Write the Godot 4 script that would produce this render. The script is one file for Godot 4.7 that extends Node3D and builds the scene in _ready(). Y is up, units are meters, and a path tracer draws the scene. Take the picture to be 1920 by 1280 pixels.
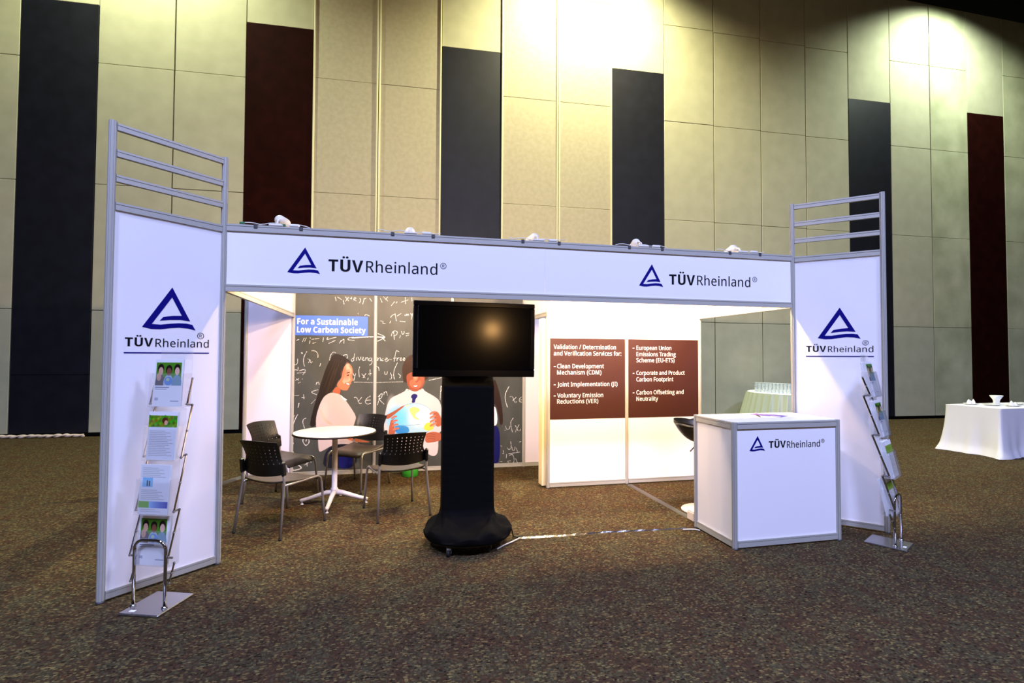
extends Node3D
# An exhibition booth in a tall hall. World: x runs along the booth's front, z towards the camera, y up, metres; the booth's front post at the chairs' end stands at the origin.

const BOOTH_W := 4.96
const BACK_Z := -2.71
const CLOSET_X := 2.99
const CLOSET_Z := -1.55
const CEIL_H := 8.77

var taken := {}
var M := {}
var rng := RandomNumberGenerator.new()
var font_regular: Font
var font_bold: Font

class MB:
	var st := SurfaceTool.new()
	func _init(smooth := false):
		st.begin(Mesh.PRIMITIVE_TRIANGLES)
		st.set_smooth_group(0 if smooth else -1)
	func smooth(on: bool):
		st.set_smooth_group(0 if on else -1)
	func tri(a: Vector3, b: Vector3, c: Vector3):      # a, b, c run counter-clockwise seen from outside
		for v in [a, c, b]:
			st.set_uv(Vector2(v.x, -v.y))
			st.add_vertex(v)
	func tri_uv(a: Vector3, b: Vector3, c: Vector3, ua: Vector2, ub: Vector2, uc: Vector2):
		st.set_uv(ua); st.add_vertex(a)
		st.set_uv(uc); st.add_vertex(c)
		st.set_uv(ub); st.add_vertex(b)
	func quad(a: Vector3, b: Vector3, c: Vector3, d: Vector3):
		tri(a, b, c); tri(a, c, d)
	func quad_uv(a: Vector3, b: Vector3, c: Vector3, d: Vector3):   # a = lower left of the picture, then counter-clockwise
		tri_uv(a, b, c, Vector2(0, 1), Vector2(1, 1), Vector2(1, 0))
		tri_uv(a, c, d, Vector2(0, 1), Vector2(1, 0), Vector2(0, 0))
	func box(center: Vector3, size: Vector3, bev := 0.0, bs := Basis.IDENTITY):
		var h := size * 0.5
		if bev <= 0.0:
			bev = 0.0
		bev = minf(bev, minf(h.x, minf(h.y, h.z)) * 0.9)
		var i := h - Vector3(bev, bev, bev)
		var P := func(x: float, y: float, z: float) -> Vector3: return center + bs * Vector3(x, y, z)
		for s in [-1.0, 1.0]:
			var a := [P.call(s * h.x, -i.y, -i.z), P.call(s * h.x, i.y, -i.z), P.call(s * h.x, i.y, i.z), P.call(s * h.x, -i.y, i.z)]
			var b := [P.call(-i.x, s * h.y, -i.z), P.call(-i.x, s * h.y, i.z), P.call(i.x, s * h.y, i.z), P.call(i.x, s * h.y, -i.z)]
			var c := [P.call(-i.x, -i.y, s * h.z), P.call(i.x, -i.y, s * h.z), P.call(i.x, i.y, s * h.z), P.call(-i.x, i.y, s * h.z)]
			for f in [a, b, c]:
				if s > 0: quad(f[0], f[1], f[2], f[3])
				else: quad(f[3], f[2], f[1], f[0])
		if bev <= 0.0:
			return
		for s in [-1.0, 1.0]:
			for t in [-1.0, 1.0]:
				var e := [[P.call(s * h.x, t * i.y, -i.z), P.call(s * i.x, t * h.y, -i.z), P.call(s * i.x, t * h.y, i.z), P.call(s * h.x, t * i.y, i.z)],
					[P.call(s * i.x, -i.y, t * h.z), P.call(s * h.x, -i.y, t * i.z), P.call(s * h.x, i.y, t * i.z), P.call(s * i.x, i.y, t * h.z)],
					[P.call(-i.x, s * h.y, t * i.z), P.call(-i.x, s * i.y, t * h.z), P.call(i.x, s * i.y, t * h.z), P.call(i.x, s * h.y, t * i.z)]]
				for f in e:
					if s * t > 0: quad(f[0], f[1], f[2], f[3])
					else: quad(f[3], f[2], f[1], f[0])
				for q in [-1.0, 1.0]:
					var k := [P.call(s * h.x, t * i.y, q * i.z), P.call(s * i.x, t * h.y, q * i.z), P.call(s * i.x, t * i.y, q * h.z)]
					if s * t * q > 0: tri(k[0], k[1], k[2])
					else: tri(k[2], k[1], k[0])
	func prism(poly: Array, from: Vector3, to: Vector3, xdir: Vector3, ydir: Vector3):  # poly (counter-clockwise in xdir, ydir) swept from one point to another; xdir x ydir points from "to" towards the viewer of the end cap
		var n := poly.size()
		var flat := PackedVector2Array(poly)
		var axis := to - from
		var flip: bool = xdir.cross(ydir).dot(axis) < 0.0
		for k in n:
			var p: Vector2 = poly[k]
			var q: Vector2 = poly[(k + 1) % n]
			var a := from + xdir * p.x + ydir * p.y
			var b := from + xdir * q.x + ydir * q.y
			if flip: quad(b, a, a + axis, b + axis)
			else: quad(a, b, b + axis, a + axis)
		var ix := Geometry2D.triangulate_polygon(flat)
		for k in range(0, ix.size(), 3):
			var t := [flat[ix[k]], flat[ix[k + 1]], flat[ix[k + 2]]]
			if (t[1] - t[0]).cross(t[2] - t[0]) < 0.0:
				t = [t[0], t[2], t[1]]
			var w := []
			for v in t: w.append(xdir * v.x + ydir * v.y)
			if flip:
				tri(from + w[0], from + w[1], from + w[2]); tri(to + w[2], to + w[1], to + w[0])
			else:
				tri(to + w[0], to + w[1], to + w[2]); tri(from + w[2], from + w[1], from + w[0])
	func tube(path: Array, r, seg := 10, caps := true):   # r: a number or one radius per point
		var n := path.size()
		var rings := []
		var up := Vector3.UP
		for k in n:
			var d: Vector3 = (path[mini(k + 1, n - 1)] - path[maxi(k - 1, 0)]).normalized()
			if k == 0 and absf(d.dot(up)) > 0.9: up = Vector3.RIGHT
			var s := d.cross(up).normalized()
			up = s.cross(d).normalized()
			var rr: float = r[k] if r is Array else r
			var ring := []
			for j in seg:
				var a := TAU * j / seg
				ring.append(path[k] + (s * cos(a) + up * sin(a)) * rr)
			rings.append(ring)
		for k in n - 1:
			for j in seg:
				var m := (j + 1) % seg
				quad(rings[k][j], rings[k][m], rings[k + 1][m], rings[k + 1][j])
		if caps:
			for j in seg:
				var m := (j + 1) % seg
				tri(path[0], rings[0][m], rings[0][j])
				tri(path[n - 1], rings[n - 1][j], rings[n - 1][m])
	func lathe(profile: Array, at: Vector3, seg := 24, bs := Basis.IDENTITY):   # profile: (radius, height), walked so that the outside lies to its right going up
		for k in profile.size() - 1:
			var p: Vector2 = profile[k]
			var q: Vector2 = profile[k + 1]
			for j in seg:
				var a := TAU * j / seg
				var b := TAU * (j + 1) / seg
				var pa := at + bs * Vector3(p.x * cos(a), p.y, -p.x * sin(a))
				var pb := at + bs * Vector3(p.x * cos(b), p.y, -p.x * sin(b))
				var qa := at + bs * Vector3(q.x * cos(a), q.y, -q.x * sin(a))
				var qb := at + bs * Vector3(q.x * cos(b), q.y, -q.x * sin(b))
				if p.x < 1e-5: tri(pa, qb, qa)
				elif q.x < 1e-5: tri(pa, pb, qa)
				else: quad(pa, pb, qb, qa)
	func grid(f: Callable, nu: int, nv: int):   # a surface f(u, v); outside is where du x dv points
		for i in nu:
			for j in nv:
				var a: Vector3 = f.call(float(i) / nu, float(j) / nv)
				var b: Vector3 = f.call(float(i + 1) / nu, float(j) / nv)
				var c: Vector3 = f.call(float(i + 1) / nu, float(j + 1) / nv)
				var d: Vector3 = f.call(float(i) / nu, float(j + 1) / nv)
				quad(a, b, c, d)
	func done() -> ArrayMesh:
		st.generate_normals()
		return st.commit()

# ---------------------------------------------------------------- naming and placing
func numbered(called: String) -> String:
	var n: int = taken.get(called, 0)
	taken[called] = n + 1
	return called if n == 0 else "%s_%03d" % [called, n]

func thing(called: String, label: String, category: String, at := Vector3.ZERO, turn := 0.0, group := "") -> Node3D:
	var o := Node3D.new()
	o.name = numbered(called)
	add_child(o, true)
	o.position = at
	o.rotation.y = turn
	tag(o, label, category, group)
	return o

func tag(o: Node3D, label: String, category: String, group := ""):
	o.set_meta("label", label)
	o.set_meta("category", category)
	if group != "": o.set_meta("group", group)

func obj(called: String, mesh, mat: Material, parent: Node3D = null) -> MeshInstance3D:
	var o := MeshInstance3D.new()
	o.mesh = mesh.done() if mesh is MB else mesh
	o.material_override = mat
	if parent == null:
		o.name = numbered(called)
		add_child(o, true)
	else:
		o.name = called
		parent.add_child(o, true)
	return o

func structure(called: String, mesh, mat: Material) -> MeshInstance3D:
	var o := obj(called, mesh, mat)
	o.set_meta("kind", "structure")
	return o

func copy_of(o: Node3D, at: Vector3, turn: float, label: String, group := "") -> Node3D:
	var c: Node3D = o.duplicate()
	c.name = numbered(String(o.name).rstrip("0123456789").trim_suffix("_"))
	add_child(c, true)
	c.position = at
	c.rotation.y = turn
	c.set_meta("label", label)
	if group != "": c.set_meta("group", group)
	return c

# ---------------------------------------------------------------- materials
func mat(color: Color, rough := 0.6, metal := 0.0, spec := 0.5) -> StandardMaterial3D:
	var m := StandardMaterial3D.new()
	m.albedo_color = color
	m.roughness = rough
	m.metallic = metal
	m.metallic_specular = spec
	return m

func noise_tex(freq: float, ramp: Array, size := 512, seed_value := 1, octaves := 4, kind := FastNoiseLite.TYPE_SIMPLEX_SMOOTH) -> NoiseTexture2D:
	var n := FastNoiseLite.new()
	n.seed = seed_value
	n.frequency = freq
	n.noise_type = kind
	n.fractal_octaves = octaves
	var t := NoiseTexture2D.new()
	t.noise = n
	t.width = size
	t.height = size
	t.seamless = true
	var g := Gradient.new()
	g.offsets = PackedFloat32Array([0.0, 1.0])
	g.colors = PackedColorArray([ramp[0], ramp[1]])
	t.color_ramp = g
	return t

func triplanar(m: StandardMaterial3D, tex: Texture2D, metres: float) -> StandardMaterial3D:
	m.albedo_texture = tex
	m.uv1_triplanar = true
	m.uv1_world_triplanar = true
	m.uv1_scale = Vector3.ONE / metres
	return m

func carpet_texture() -> ImageTexture:
	var s := 1024
	var img := Image.create(s, s, true, Image.FORMAT_RGB8)
	img.fill(Color(0.27, 0.225, 0.18))
	var n := FastNoiseLite.new()
	n.seed = 33
	n.frequency = 0.012
	var warm := [Color(0.27, 0.20, 0.175), Color(0.33, 0.235, 0.195), Color(0.37, 0.275, 0.22), Color(0.32, 0.255, 0.225), Color(0.38, 0.31, 0.24), Color(0.29, 0.235, 0.215)]
	var cool := [Color(0.265, 0.255, 0.21), Color(0.32, 0.305, 0.24), Color(0.37, 0.355, 0.275), Color(0.40, 0.38, 0.29), Color(0.30, 0.285, 0.245), Color(0.335, 0.315, 0.27)]
	for k in 100000:
		var x := rng.randi() % s
		var y := rng.randi() % s
		var v := n.get_noise_2d(x, y)
		var c: Color = (warm if v + rng.randf_range(-0.45, 0.45) > 0.0 else cool)[rng.randi() % 6]
		var w := 2 + rng.randi() % 5
		var h := 2 + rng.randi() % 3
		if rng.randi() % 2 == 0:
			var t := w; w = h; h = t
		img.fill_rect(Rect2i(x, y, w, h), c)
	for k in 15000:
		var c2: Color = [Color(0.53, 0.49, 0.345), Color(0.17, 0.135, 0.125), Color(0.47, 0.40, 0.28)][rng.randi() % 3]
		img.fill_rect(Rect2i(rng.randi() % s, rng.randi() % s, 3 + rng.randi() % 4, 2 + rng.randi() % 2), c2)
	img.generate_mipmaps()
	return ImageTexture.create_from_image(img)

func make_materials():
	font_regular = SystemFont.new()
	font_regular.font_names = PackedStringArray(["Droid Sans"])
	font_bold = SystemFont.new()
	font_bold.font_names = PackedStringArray(["Droid Sans"])
	font_bold.font_weight = 700
	M.carpet = triplanar(mat(Color(0.86, 0.835, 0.75), 0.95, 0.0, 0.15), carpet_texture(), 3.3)
	M.pale = triplanar(mat(Color(0.765, 0.755, 0.65), 0.85, 0.0, 0.2), noise_tex(0.012, [Color(0.93, 0.93, 0.92), Color(1, 1, 1)], 512, 3, 5), 3.0)
	M.pale2 = triplanar(mat(Color(0.76, 0.735, 0.635), 0.85, 0.0, 0.2), noise_tex(0.03, [Color(0.93, 0.92, 0.90), Color(1, 1, 1)], 512, 5, 5), 2.0)
	M.pale3 = triplanar(mat(Color(0.82, 0.82, 0.69), 0.8, 0.0, 0.3), noise_tex(0.006, [Color(0.80, 0.81, 0.78), Color(1, 1, 1)], 512, 8, 6), 3.4)
	M.navy = triplanar(mat(Color(0.098, 0.10, 0.148), 0.5, 0.0, 0.4), noise_tex(0.02, [Color(0.75, 0.75, 0.75), Color(1, 1, 1)], 256, 9, 4), 2.0)
	M.brown = triplanar(mat(Color(0.165, 0.045, 0.032), 0.75, 0.0, 0.12), noise_tex(0.012, [Color(0.72, 0.72, 0.72), Color(1, 1, 1)], 512, 12, 6), 2.5)
	M.cream_trim = mat(Color(0.90, 0.88, 0.72), 0.5)
	M.black = mat(Color(0.035, 0.035, 0.035), 0.8, 0.0, 0.2)
	M.dark_ceiling = mat(Color(0.03, 0.028, 0.028), 0.9, 0.0, 0.1)
	M.hall_wall = mat(Color(0.24, 0.23, 0.2), 0.9)
	M.white = mat(Color(0.955, 0.945, 0.955), 0.42, 0.0, 0.4)
	M.white_gloss = mat(Color(0.93, 0.93, 0.925), 0.22, 0.0, 0.5)
	M.shaded_white = mat(Color(0.90, 0.87, 0.92), 0.45, 0.0, 0.4)  # white boards lying in shade; the shade's lilac tone is in the colour
	M.alu = mat(Color(0.70, 0.695, 0.665), 0.45, 0.12, 0.5)
	M.alu_dark = mat(Color(0.30, 0.30, 0.31), 0.5, 0.4, 0.5)
	M.chrome = mat(Color(0.80, 0.79, 0.80), 0.09, 1.0, 0.5)
	M.steel = mat(Color(0.62, 0.60, 0.58), 0.32, 0.6, 0.5)
	M.logo_blue = mat(Color(0.012, 0.008, 0.45), 0.55, 0.0, 0.25)
	M.ink = mat(Color(0.06, 0.06, 0.095), 0.6, 0.0, 0.25)
	M.print_white = mat(Color(0.97, 0.97, 0.96), 0.5)
	M.poster_brown = mat(Color(0.235, 0.112, 0.09), 0.55, 0.0, 0.4)
	M.sign_blue = mat(Color(0.22, 0.40, 0.80), 0.5)
	M.plastic_black = mat(Color(0.055, 0.05, 0.047), 0.4, 0.0, 0.5)
	M.lit_seat_plastic = mat(Color(0.25, 0.215, 0.19), 0.42, 0.0, 0.5)  # the chairs' black plastic, with light on the seat put into the colour
	M.cloth_black = mat(Color(0.05, 0.048, 0.048), 0.8, 0.0, 0.15)
	M.tv_case = mat(Color(0.018, 0.018, 0.02), 0.12, 0.0, 0.5)
	M.tv_screen = mat(Color(0.010, 0.0095, 0.0095), 0.105, 0.0, 0.35)
	M.acrylic = mat(Color(0.96, 0.97, 0.98, 0.05), 0.05, 0.0, 0.5)
	M.acrylic.transparency = BaseMaterial3D.TRANSPARENCY_ALPHA
	M.paper = mat(Color(0.94, 0.94, 0.945), 0.6)
	M.tape = mat(Color(0.40, 0.39, 0.39), 0.22, 1.0, 0.5)
	M.tunnel = mat(Color(0.30, 0.29, 0.285), 0.7)
	M.cord_black = mat(Color(0.03, 0.03, 0.03), 0.5)
	M.cord_white = mat(Color(0.88, 0.87, 0.84), 0.5)
	M.folding = mat(Color(0.93, 0.88, 0.74), 0.5)
	M.bin_green = mat(Color(0.20, 0.62, 0.22), 0.4)
	M.linen = mat(Color(0.90, 0.90, 0.93), 0.55, 0.0, 0.5)
	M.satin = mat(Color(0.74, 0.78, 0.68), 0.32, 0.0, 0.6)
	M.base_plate = mat(Color(0.72, 0.71, 0.71), 0.27, 0.92, 0.5)
	M.china = mat(Color(0.95, 0.95, 0.94), 0.15)
	M.cup = mat(Color(0.93, 0.97, 0.99), 0.3)
	M.cotton = mat(Color(0.86, 0.78, 0.72), 0.9)
	M.rubber = mat(Color(0.05, 0.05, 0.05), 0.7)
	M.clip_green = mat(Color(0.16, 0.42, 0.26), 0.5)
	M.lamp_white = mat(Color(0.92, 0.90, 0.86), 0.4)
	M.laminate = mat(Color(0.96, 0.95, 0.94), 0.3)
	M.table_edge = mat(Color(0.12, 0.055, 0.06), 0.5)
	M.cream_paint = mat(Color(0.90, 0.86, 0.84), 0.35)

func glow(color: Color, energy: float) -> StandardMaterial3D:
	var m := mat(color, 0.5)
	m.emission_enabled = true
	m.emission = color
	m.emission_energy_multiplier = energy
	return m

# ---------------------------------------------------------------- lights and camera (tune here)
const HALL_E := 100.0
const HALL_COLOR := Color(0.725, 0.775, 1.0)
const WASH_E := [54.0, 135.0, 58.0]
const LAMP_E := 2.5
const SPILL_E := 3.0
const LAMP_COLOR := Color(1.0, 0.84, 0.66)

func setup_camera_and_light():
	var cam := Camera3D.new()
	cam.name = "camera"
	add_child(cam)
	cam.keep_aspect = Camera3D.KEEP_HEIGHT
	cam.fov = rad_to_deg(2.0 * atan(640.0 / 958.79))
	cam.near = 0.05
	cam.far = 200.0
	cam.transform = Transform3D(Basis(Vector3(0.975001, 0.004684, 0.222152), Vector3(-0.010798, 0.999595, 0.026314), Vector3(-0.221939, -0.028055, 0.974657)), Vector3(1.25464, 1.52915, 4.16677)).orthonormalized()
	cam.current = true
	var we := WorldEnvironment.new()
	we.name = "hall_environment"
	var e := Environment.new()
	e.background_mode = Environment.BG_COLOR
	e.background_color = Color(0.02, 0.02, 0.025)
	e.tonemap_mode = Environment.TONE_MAPPER_LINEAR
	e.tonemap_exposure = 1.0
	e.sdfgi_enabled = true
	e.ssao_enabled = true
	e.ssil_enabled = true
	we.environment = e
	add_child(we)
	# unseen cool white panels behind the camera, placed to light the booth front
	for p in [Vector3(-2.6, CEIL_H, 6.6), Vector3(2.6, CEIL_H, 6.6), Vector3(7.8, CEIL_H, 6.6)]:
		var t := thing("unseen_ceiling_light", "unseen cool white ceiling panel behind the camera, lighting the booth front", "ceiling light", p, 0.0, "unseen ceiling panels lighting the booth front")
		var f := MB.new(); f.box(Vector3(0, -0.04, 0), Vector3(1.3, 0.08, 1.3), 0.01)
		obj("frame", f, M.alu_dark, t)
		var g := MB.new(); g.box(Vector3(0, -0.085, 0), Vector3(1.18, 0.012, 1.18), 0.003)
		obj("diffuser", g, glow(HALL_COLOR, 3.0), t)
		var a := AreaLight3D.new()
		a.name = "panel_light"
		a.area_size = Vector2(1.15, 1.15)
		a.area_normalize_energy = true
		a.light_energy = HALL_E
		a.light_color = HALL_COLOR
		a.shadow_enabled = true
		a.set("area_range", 60.0)
		t.add_child(a)
		a.position = Vector3(0, -0.1, 0)
		a.rotation_degrees = Vector3(-90, 0, 0)

# ---------------------------------------------------------------- the hall
func build_hall():
	var f := MB.new()
	f.box(Vector3(7, -0.1, 4.0), Vector3(38, 0.2, 27), 0.0)
	structure("floor", f, M.carpet)
	# back wall: a dark backing with panels laid on it, each panel a piece of its own
	var b := MB.new()
	b.box(Vector3(10.0, 6.0, -0.14), Vector3(38, 12.4, 0.2), 0.0)
	var wall := structure("wall_back", b, M.black)
	wall.position = Vector3(-4.25, 0, -6.84)
	wall.rotation.y = -0.04
	var edges := [-6.42, -5.14, -3.86, -2.58, -1.305, -0.035, 1.28, 2.56, 3.82, 5.11, 6.405, 7.683, 8.957, 10.215, 11.475, 12.735, 13.97, 15.19, 16.4, 17.62, 18.83, 20.0, 21.16, 22.36, 23.56]
	var kinds := ["pale", "brown", "pale", "pale", "navy", "pale", "pale", "brown", "fold", "fold", "navy", "fold", "fold", "navy", "pale", "pale", "pale", "pale", "navy", "pale", "stain", "brown", "stain", "stain"]
	var y0 := 0.075
	for k in kinds.size():
		var a: float = edges[k]
		var c: float = edges[k + 1]
		var kind: String = kinds[k]
		var right := clampf((a - 6.0) / 12.0, 0.0, 1.0)
		var rows := [y0, lerpf(2.345, 2.30, right), lerpf(4.715, 4.60, right), lerpf(7.02, 6.86, right), lerpf(9.34, 9.03, right), 12.0]
		var m: Material = M.pale
		var gap := 0.011
		if kind == "fold":
			rows = [y0, 2.42, 4.81, 7.15, 9.5, 12.0]
			m = M.pale2
		elif kind == "stain":
			m = M.pale3
		elif kind == "navy" or kind == "brown":
			var top: float = 8.13 if k < 9 else lerpf(8.10, 7.92, right)
			rows = [y0, 1.145, top, 12.0] if kind == "navy" and k < 9 else [y0, top, 12.0]
			m = M.navy if kind == "navy" else M.brown
			gap = 0.004
		for r in rows.size() - 1:
			var g2: float = 0.004 if (kind == "fold" or kind == "stain") else gap * 0.5
			var p := MB.new()
			var lo: float = rows[r] + (g2 if r > 0 else 0.0)
			var hi: float = rows[r + 1] - g2
			var mm: Material = m
			if (kind == "navy" or kind == "brown") and r == rows.size() - 2:
				mm = M.pale if k >= 4 else M.pale2
			if kind == "navy" and k < 9 and r == 0: hi = rows[r + 1] - 0.002
			p.box(Vector3((a + c) * 0.5, (lo + hi) * 0.5, -0.02 + rng.randf_range(-0.002, 0.002)), Vector3(c - a - gap * 2.0, hi - lo, 0.04), 0.004)
			obj("wall_panel", p, mm, wall)
		if kind == "fold":
			for x in [a + 0.024, c - 0.024]:
				var t := MB.new()
				t.box(Vector3(x, 6.03, 0.005), Vector3(0.034, 11.9, 0.05), 0.008)
				obj("edge_trim", t, M.cream_trim, wall)
	var sk := MB.new()
	sk.box(Vector3(10, 0.035, -0.03), Vector3(38, 0.07, 0.03), 0.0)
	obj("skirting", sk, M.black, wall)
	# other walls and the dark ceiling, which stops short of the back wall and leaves a lighting slot there
	var l := MB.new(); l.box(Vector3(-11.6, 6.0, 4.0), Vector3(0.3, 12.4, 27), 0.0)
	structure("wall_left", l, M.hall_wall)
	var r2 := MB.new(); r2.box(Vector3(25.6, 6.0, 4.0), Vector3(0.3, 12.4, 27), 0.0)
	structure("wall_right", r2, M.hall_wall)
	var fr := MB.new(); fr.box(Vector3(7, 6.0, 17.2), Vector3(38, 12.4, 0.3), 0.0)
	structure("wall_front", fr, M.hall_wall)
	var ce := MB.new()
	ce.box(Vector3(7, CEIL_H + 0.15, 6.6), Vector3(38, 0.3, 21.2), 0.02)
	structure("ceiling", ce, M.dark_ceiling)
	var ce2 := MB.new()
	ce2.box(Vector3(7, 12.15, -5.4), Vector3(38, 0.3, 6.6), 0.02)
	structure("unseen_ceiling_slot", ce2, M.dark_ceiling)  # out of view, shaped to make room for the wall washers
	var ce3 := MB.new()
	ce3.box(Vector3(7, 10.7, -3.2), Vector3(38, 3.2, 0.2), 0.0)
	structure("unseen_ceiling_upstand", ce3, M.dark_ceiling)  # out of view, closes the washers' slot towards the hall
	# wall washers hidden in the slot
	var colors := [Color(0.97, 1.0, 0.84), Color(1.0, 0.975, 0.78), Color(0.94, 1.0, 0.91)]
	var spots := [0.9, 9.6, 18.9]
	for k in 3:
		var at: Vector3 = wall.transform * Vector3(spots[k], 11.05, 1.32)
		var t := thing("wall_washer", "round downlight hidden in the ceiling slot above the hall wall", "downlight", at, 0.0, "downlights above the hall wall")
		var h := MB.new(true)
		h.lathe([Vector2(0.0, 0.34), Vector2(0.10, 0.34), Vector2(0.12, 0.30), Vector2(0.13, 0.02), Vector2(0.115, 0.02), Vector2(0.10, 0.10), Vector2(0.0, 0.10)], Vector3.ZERO, 20)
		h.tube([Vector3(0, 0.34, 0), Vector3(0, 0.96, 0)], 0.015, 8)
		obj("housing", h, M.alu_dark, t)
		var g := MB.new(true)
		g.lathe([Vector2(0.0, 0.045), Vector2(0.095, 0.05), Vector2(0.095, 0.07), Vector2(0.0, 0.07)], Vector3.ZERO, 20)
		obj("lens", g, glow(colors[k], 3.0), t)
		var s := SpotLight3D.new()
		s.name = "washer_light"
		s.light_color = colors[k]
		s.light_energy = WASH_E[k]
		s.spot_angle = 71.0
		s.spot_angle_attenuation = 0.9
		s.spot_range = 30.0
		s.spot_attenuation = 2.0
		s.light_size = 0.09
		s.shadow_enabled = true
		t.add_child(s)
		s.position = Vector3(0, -0.01, 0)
		s.rotation_degrees = Vector3(-90, 0, 0)

# ---------------------------------------------------------------- booth system: posts, rails, boards
func post_section(r: float) -> Array:     # octagonal extrusion with a slot in every face
	var out := []
	for k in 8:
		var a := TAU * (k + 0.5) / 8.0
		var b := TAU * (k + 1.5) / 8.0
		var p := Vector2(cos(a), sin(a)) * r
		var q := Vector2(cos(b), sin(b)) * r
		var inward := -(p + q).normalized() * r * 0.16
		out.append(p)
		out.append(p.lerp(q, 0.34))
		out.append(p.lerp(q, 0.38) + inward)
		out.append(p.lerp(q, 0.62) + inward)
		out.append(p.lerp(q, 0.66))
	return out

func post(parent: Node3D, x: float, z: float, height: float, r := 0.0225):
	var m := MB.new()
	m.prism(post_section(r), Vector3(x, 0.012, z), Vector3(x, height, z), Vector3(0, 0, 1), Vector3(1, 0, 0))
	obj("post", m, M.alu, parent)
	var f := MB.new(true)
	f.lathe([Vector2(0.0, 0.0), Vector2(0.024, 0.0), Vector2(0.024, 0.008), Vector2(0.010, 0.014), Vector2(0.0, 0.014)], Vector3(x, 0, z), 14)
	obj("post_foot", f, M.alu_dark, parent)

func rail(parent: Node3D, a: Vector3, b: Vector3, height := 0.05, depth := 0.03, called := "rail"):   # a, b: middle of the rail's ends; a grooved box section
	var h := height * 0.5
	var d := depth * 0.5
	var g := h - 0.013
	var poly := [Vector2(-d, -h), Vector2(d, -h), Vector2(d, g - 0.004), Vector2(d - 0.005, g - 0.004), Vector2(d - 0.005, g), Vector2(d, g), Vector2(d, h), Vector2(-d, h), Vector2(-d, g), Vector2(-d + 0.005, g), Vector2(-d + 0.005, g - 0.004), Vector2(-d, g - 0.004)]
	var dir := (b - a).normalized()
	var m := MB.new()
	m.prism(poly, a, b, Vector3.UP.cross(dir).normalized() * 1.0, Vector3.UP)
	return obj(called, m, M.alu, parent)

func board(parent: Node3D, a: Vector3, b: Vector3, bottom: float, top: float, m: Material, called := "board", thick := 0.006):   # an upright sheet between two plan points
	var dir := b - a
	dir.y = 0
	var bs := Basis(dir.normalized(), Vector3.UP, dir.normalized().cross(Vector3.UP))
	var q := MB.new()
	q.box((a + b) * 0.5 + Vector3.UP * (bottom + top) * 0.5, Vector3(dir.length(), top - bottom, thick), 0.001, bs)
	return obj(called, q, m, parent)

const EMBLEM := [Vector2(0.0, 0.045), Vector2(0.165, 0.004), Vector2(0.33, 0.006), Vector2(0.5, 0.04), Vector2(0.68, 0.062), Vector2(0.85, 0.05), Vector2(1.0, 0.012), Vector2(0.935, 0.145), Vector2(0.82, 0.168), Vector2(0.66, 0.168), Vector2(0.5, 0.146), Vector2(0.33, 0.114), Vector2(0.168, 0.118), Vector2(0.53, 0.765), Vector2(0.722, 0.348), Vector2(0.56, 0.335), Vector2(0.375, 0.296), Vector2(0.31, 0.204), Vector2(0.5, 0.232), Vector2(0.7, 0.246), Vector2(0.89, 0.226), Vector2(0.53, 1.0)]

func emblem(parent: Node3D, bs: Transform3D, x: float, y: float, w: float, h: float):
	var poly := []
	for p in EMBLEM: poly.append(Vector2(x + p.x * w, y + p.y * h))
	var m := MB.new()
	m.prism(poly, bs.origin, bs.origin + bs.basis.z * 0.0015, bs.basis.x, bs.basis.y)
	obj("emblem", m, M.logo_blue, parent)

func words(parent: Node3D, text: String, bs: Transform3D, x0: float, x1: float, baseline: float, cap: float, m: Material, bold := false, called := "lettering"):
	var t := TextMesh.new()
	t.text = text
	t.font = font_bold if bold else font_regular
	t.font_size = 64
	t.pixel_size = 0.01
	t.depth = 0.001
	t.curve_step = 2.0
	t.horizontal_alignment = HORIZONTAL_ALIGNMENT_LEFT
	t.vertical_alignment = VERTICAL_ALIGNMENT_BOTTOM
	var box := t.get_aabb()
	var probe := TextMesh.new()      # how high a capital stands, and where the line's foot lies
	probe.text = "H"
	probe.font = t.font
	probe.font_size = 64
	probe.pixel_size = 0.01
	probe.depth = 0.001
	probe.vertical_alignment = VERTICAL_ALIGNMENT_BOTTOM
	var cb := probe.get_aabb()
	var sx := (x1 - x0) / maxf(box.size.x, 0.001)
	var sy := cap / maxf(cb.size.y, 0.001)
	var o := obj(called, t, m, parent)
	o.transform = Transform3D(Basis(bs.basis.x * sx, bs.basis.y * sy, bs.basis.z), bs * Vector3(x0 - box.position.x * sx, baseline - cb.position.y * sy, 0.0009))
	return o

func ring_mark(parent: Node3D, bs: Transform3D, x: float, y: float, d: float, m: Material):     # the registered sign: a ring with an R in it
	var q := MB.new()
	var n := 20
	for k in n:
		var a := TAU * k / n
		var b := TAU * (k + 1) / n
		var r0 := d * 0.5
		var r1 := d * 0.42
		var pa := Vector2(cos(a), sin(a)); var pb := Vector2(cos(b), sin(b))
		var c := Vector2(x, y)
		q.prism([c + pa * r1, c + pa * r0, c + pb * r0, c + pb * r1], bs.origin, bs.origin + bs.basis.z * 0.0015, bs.basis.x, bs.basis.y)
	obj("registered_mark", q, m, parent)
	words(parent, "R", bs, x - d * 0.17, x + d * 0.2, y - d * 0.25, d * 0.5, m, false, "registered_mark")

func logo_line(parent: Node3D, bs: Transform3D, x: float, k: float):     # emblem and name in one line, as on the fascia; x: left edge of the emblem, k: scale
	emblem(parent, bs, x, 2.151, 0.235 * k, 0.203)
	words(parent, "TÜV", bs, x + 0.296, x + 0.555, 2.179, 0.092, M.ink, true)
	words(parent, "Rheinland", bs, x + 0.577, x + 1.134, 2.183, 0.088, M.ink)
	ring_mark(parent, bs, x + 1.182, 2.257, 0.05, M.ink)

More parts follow.
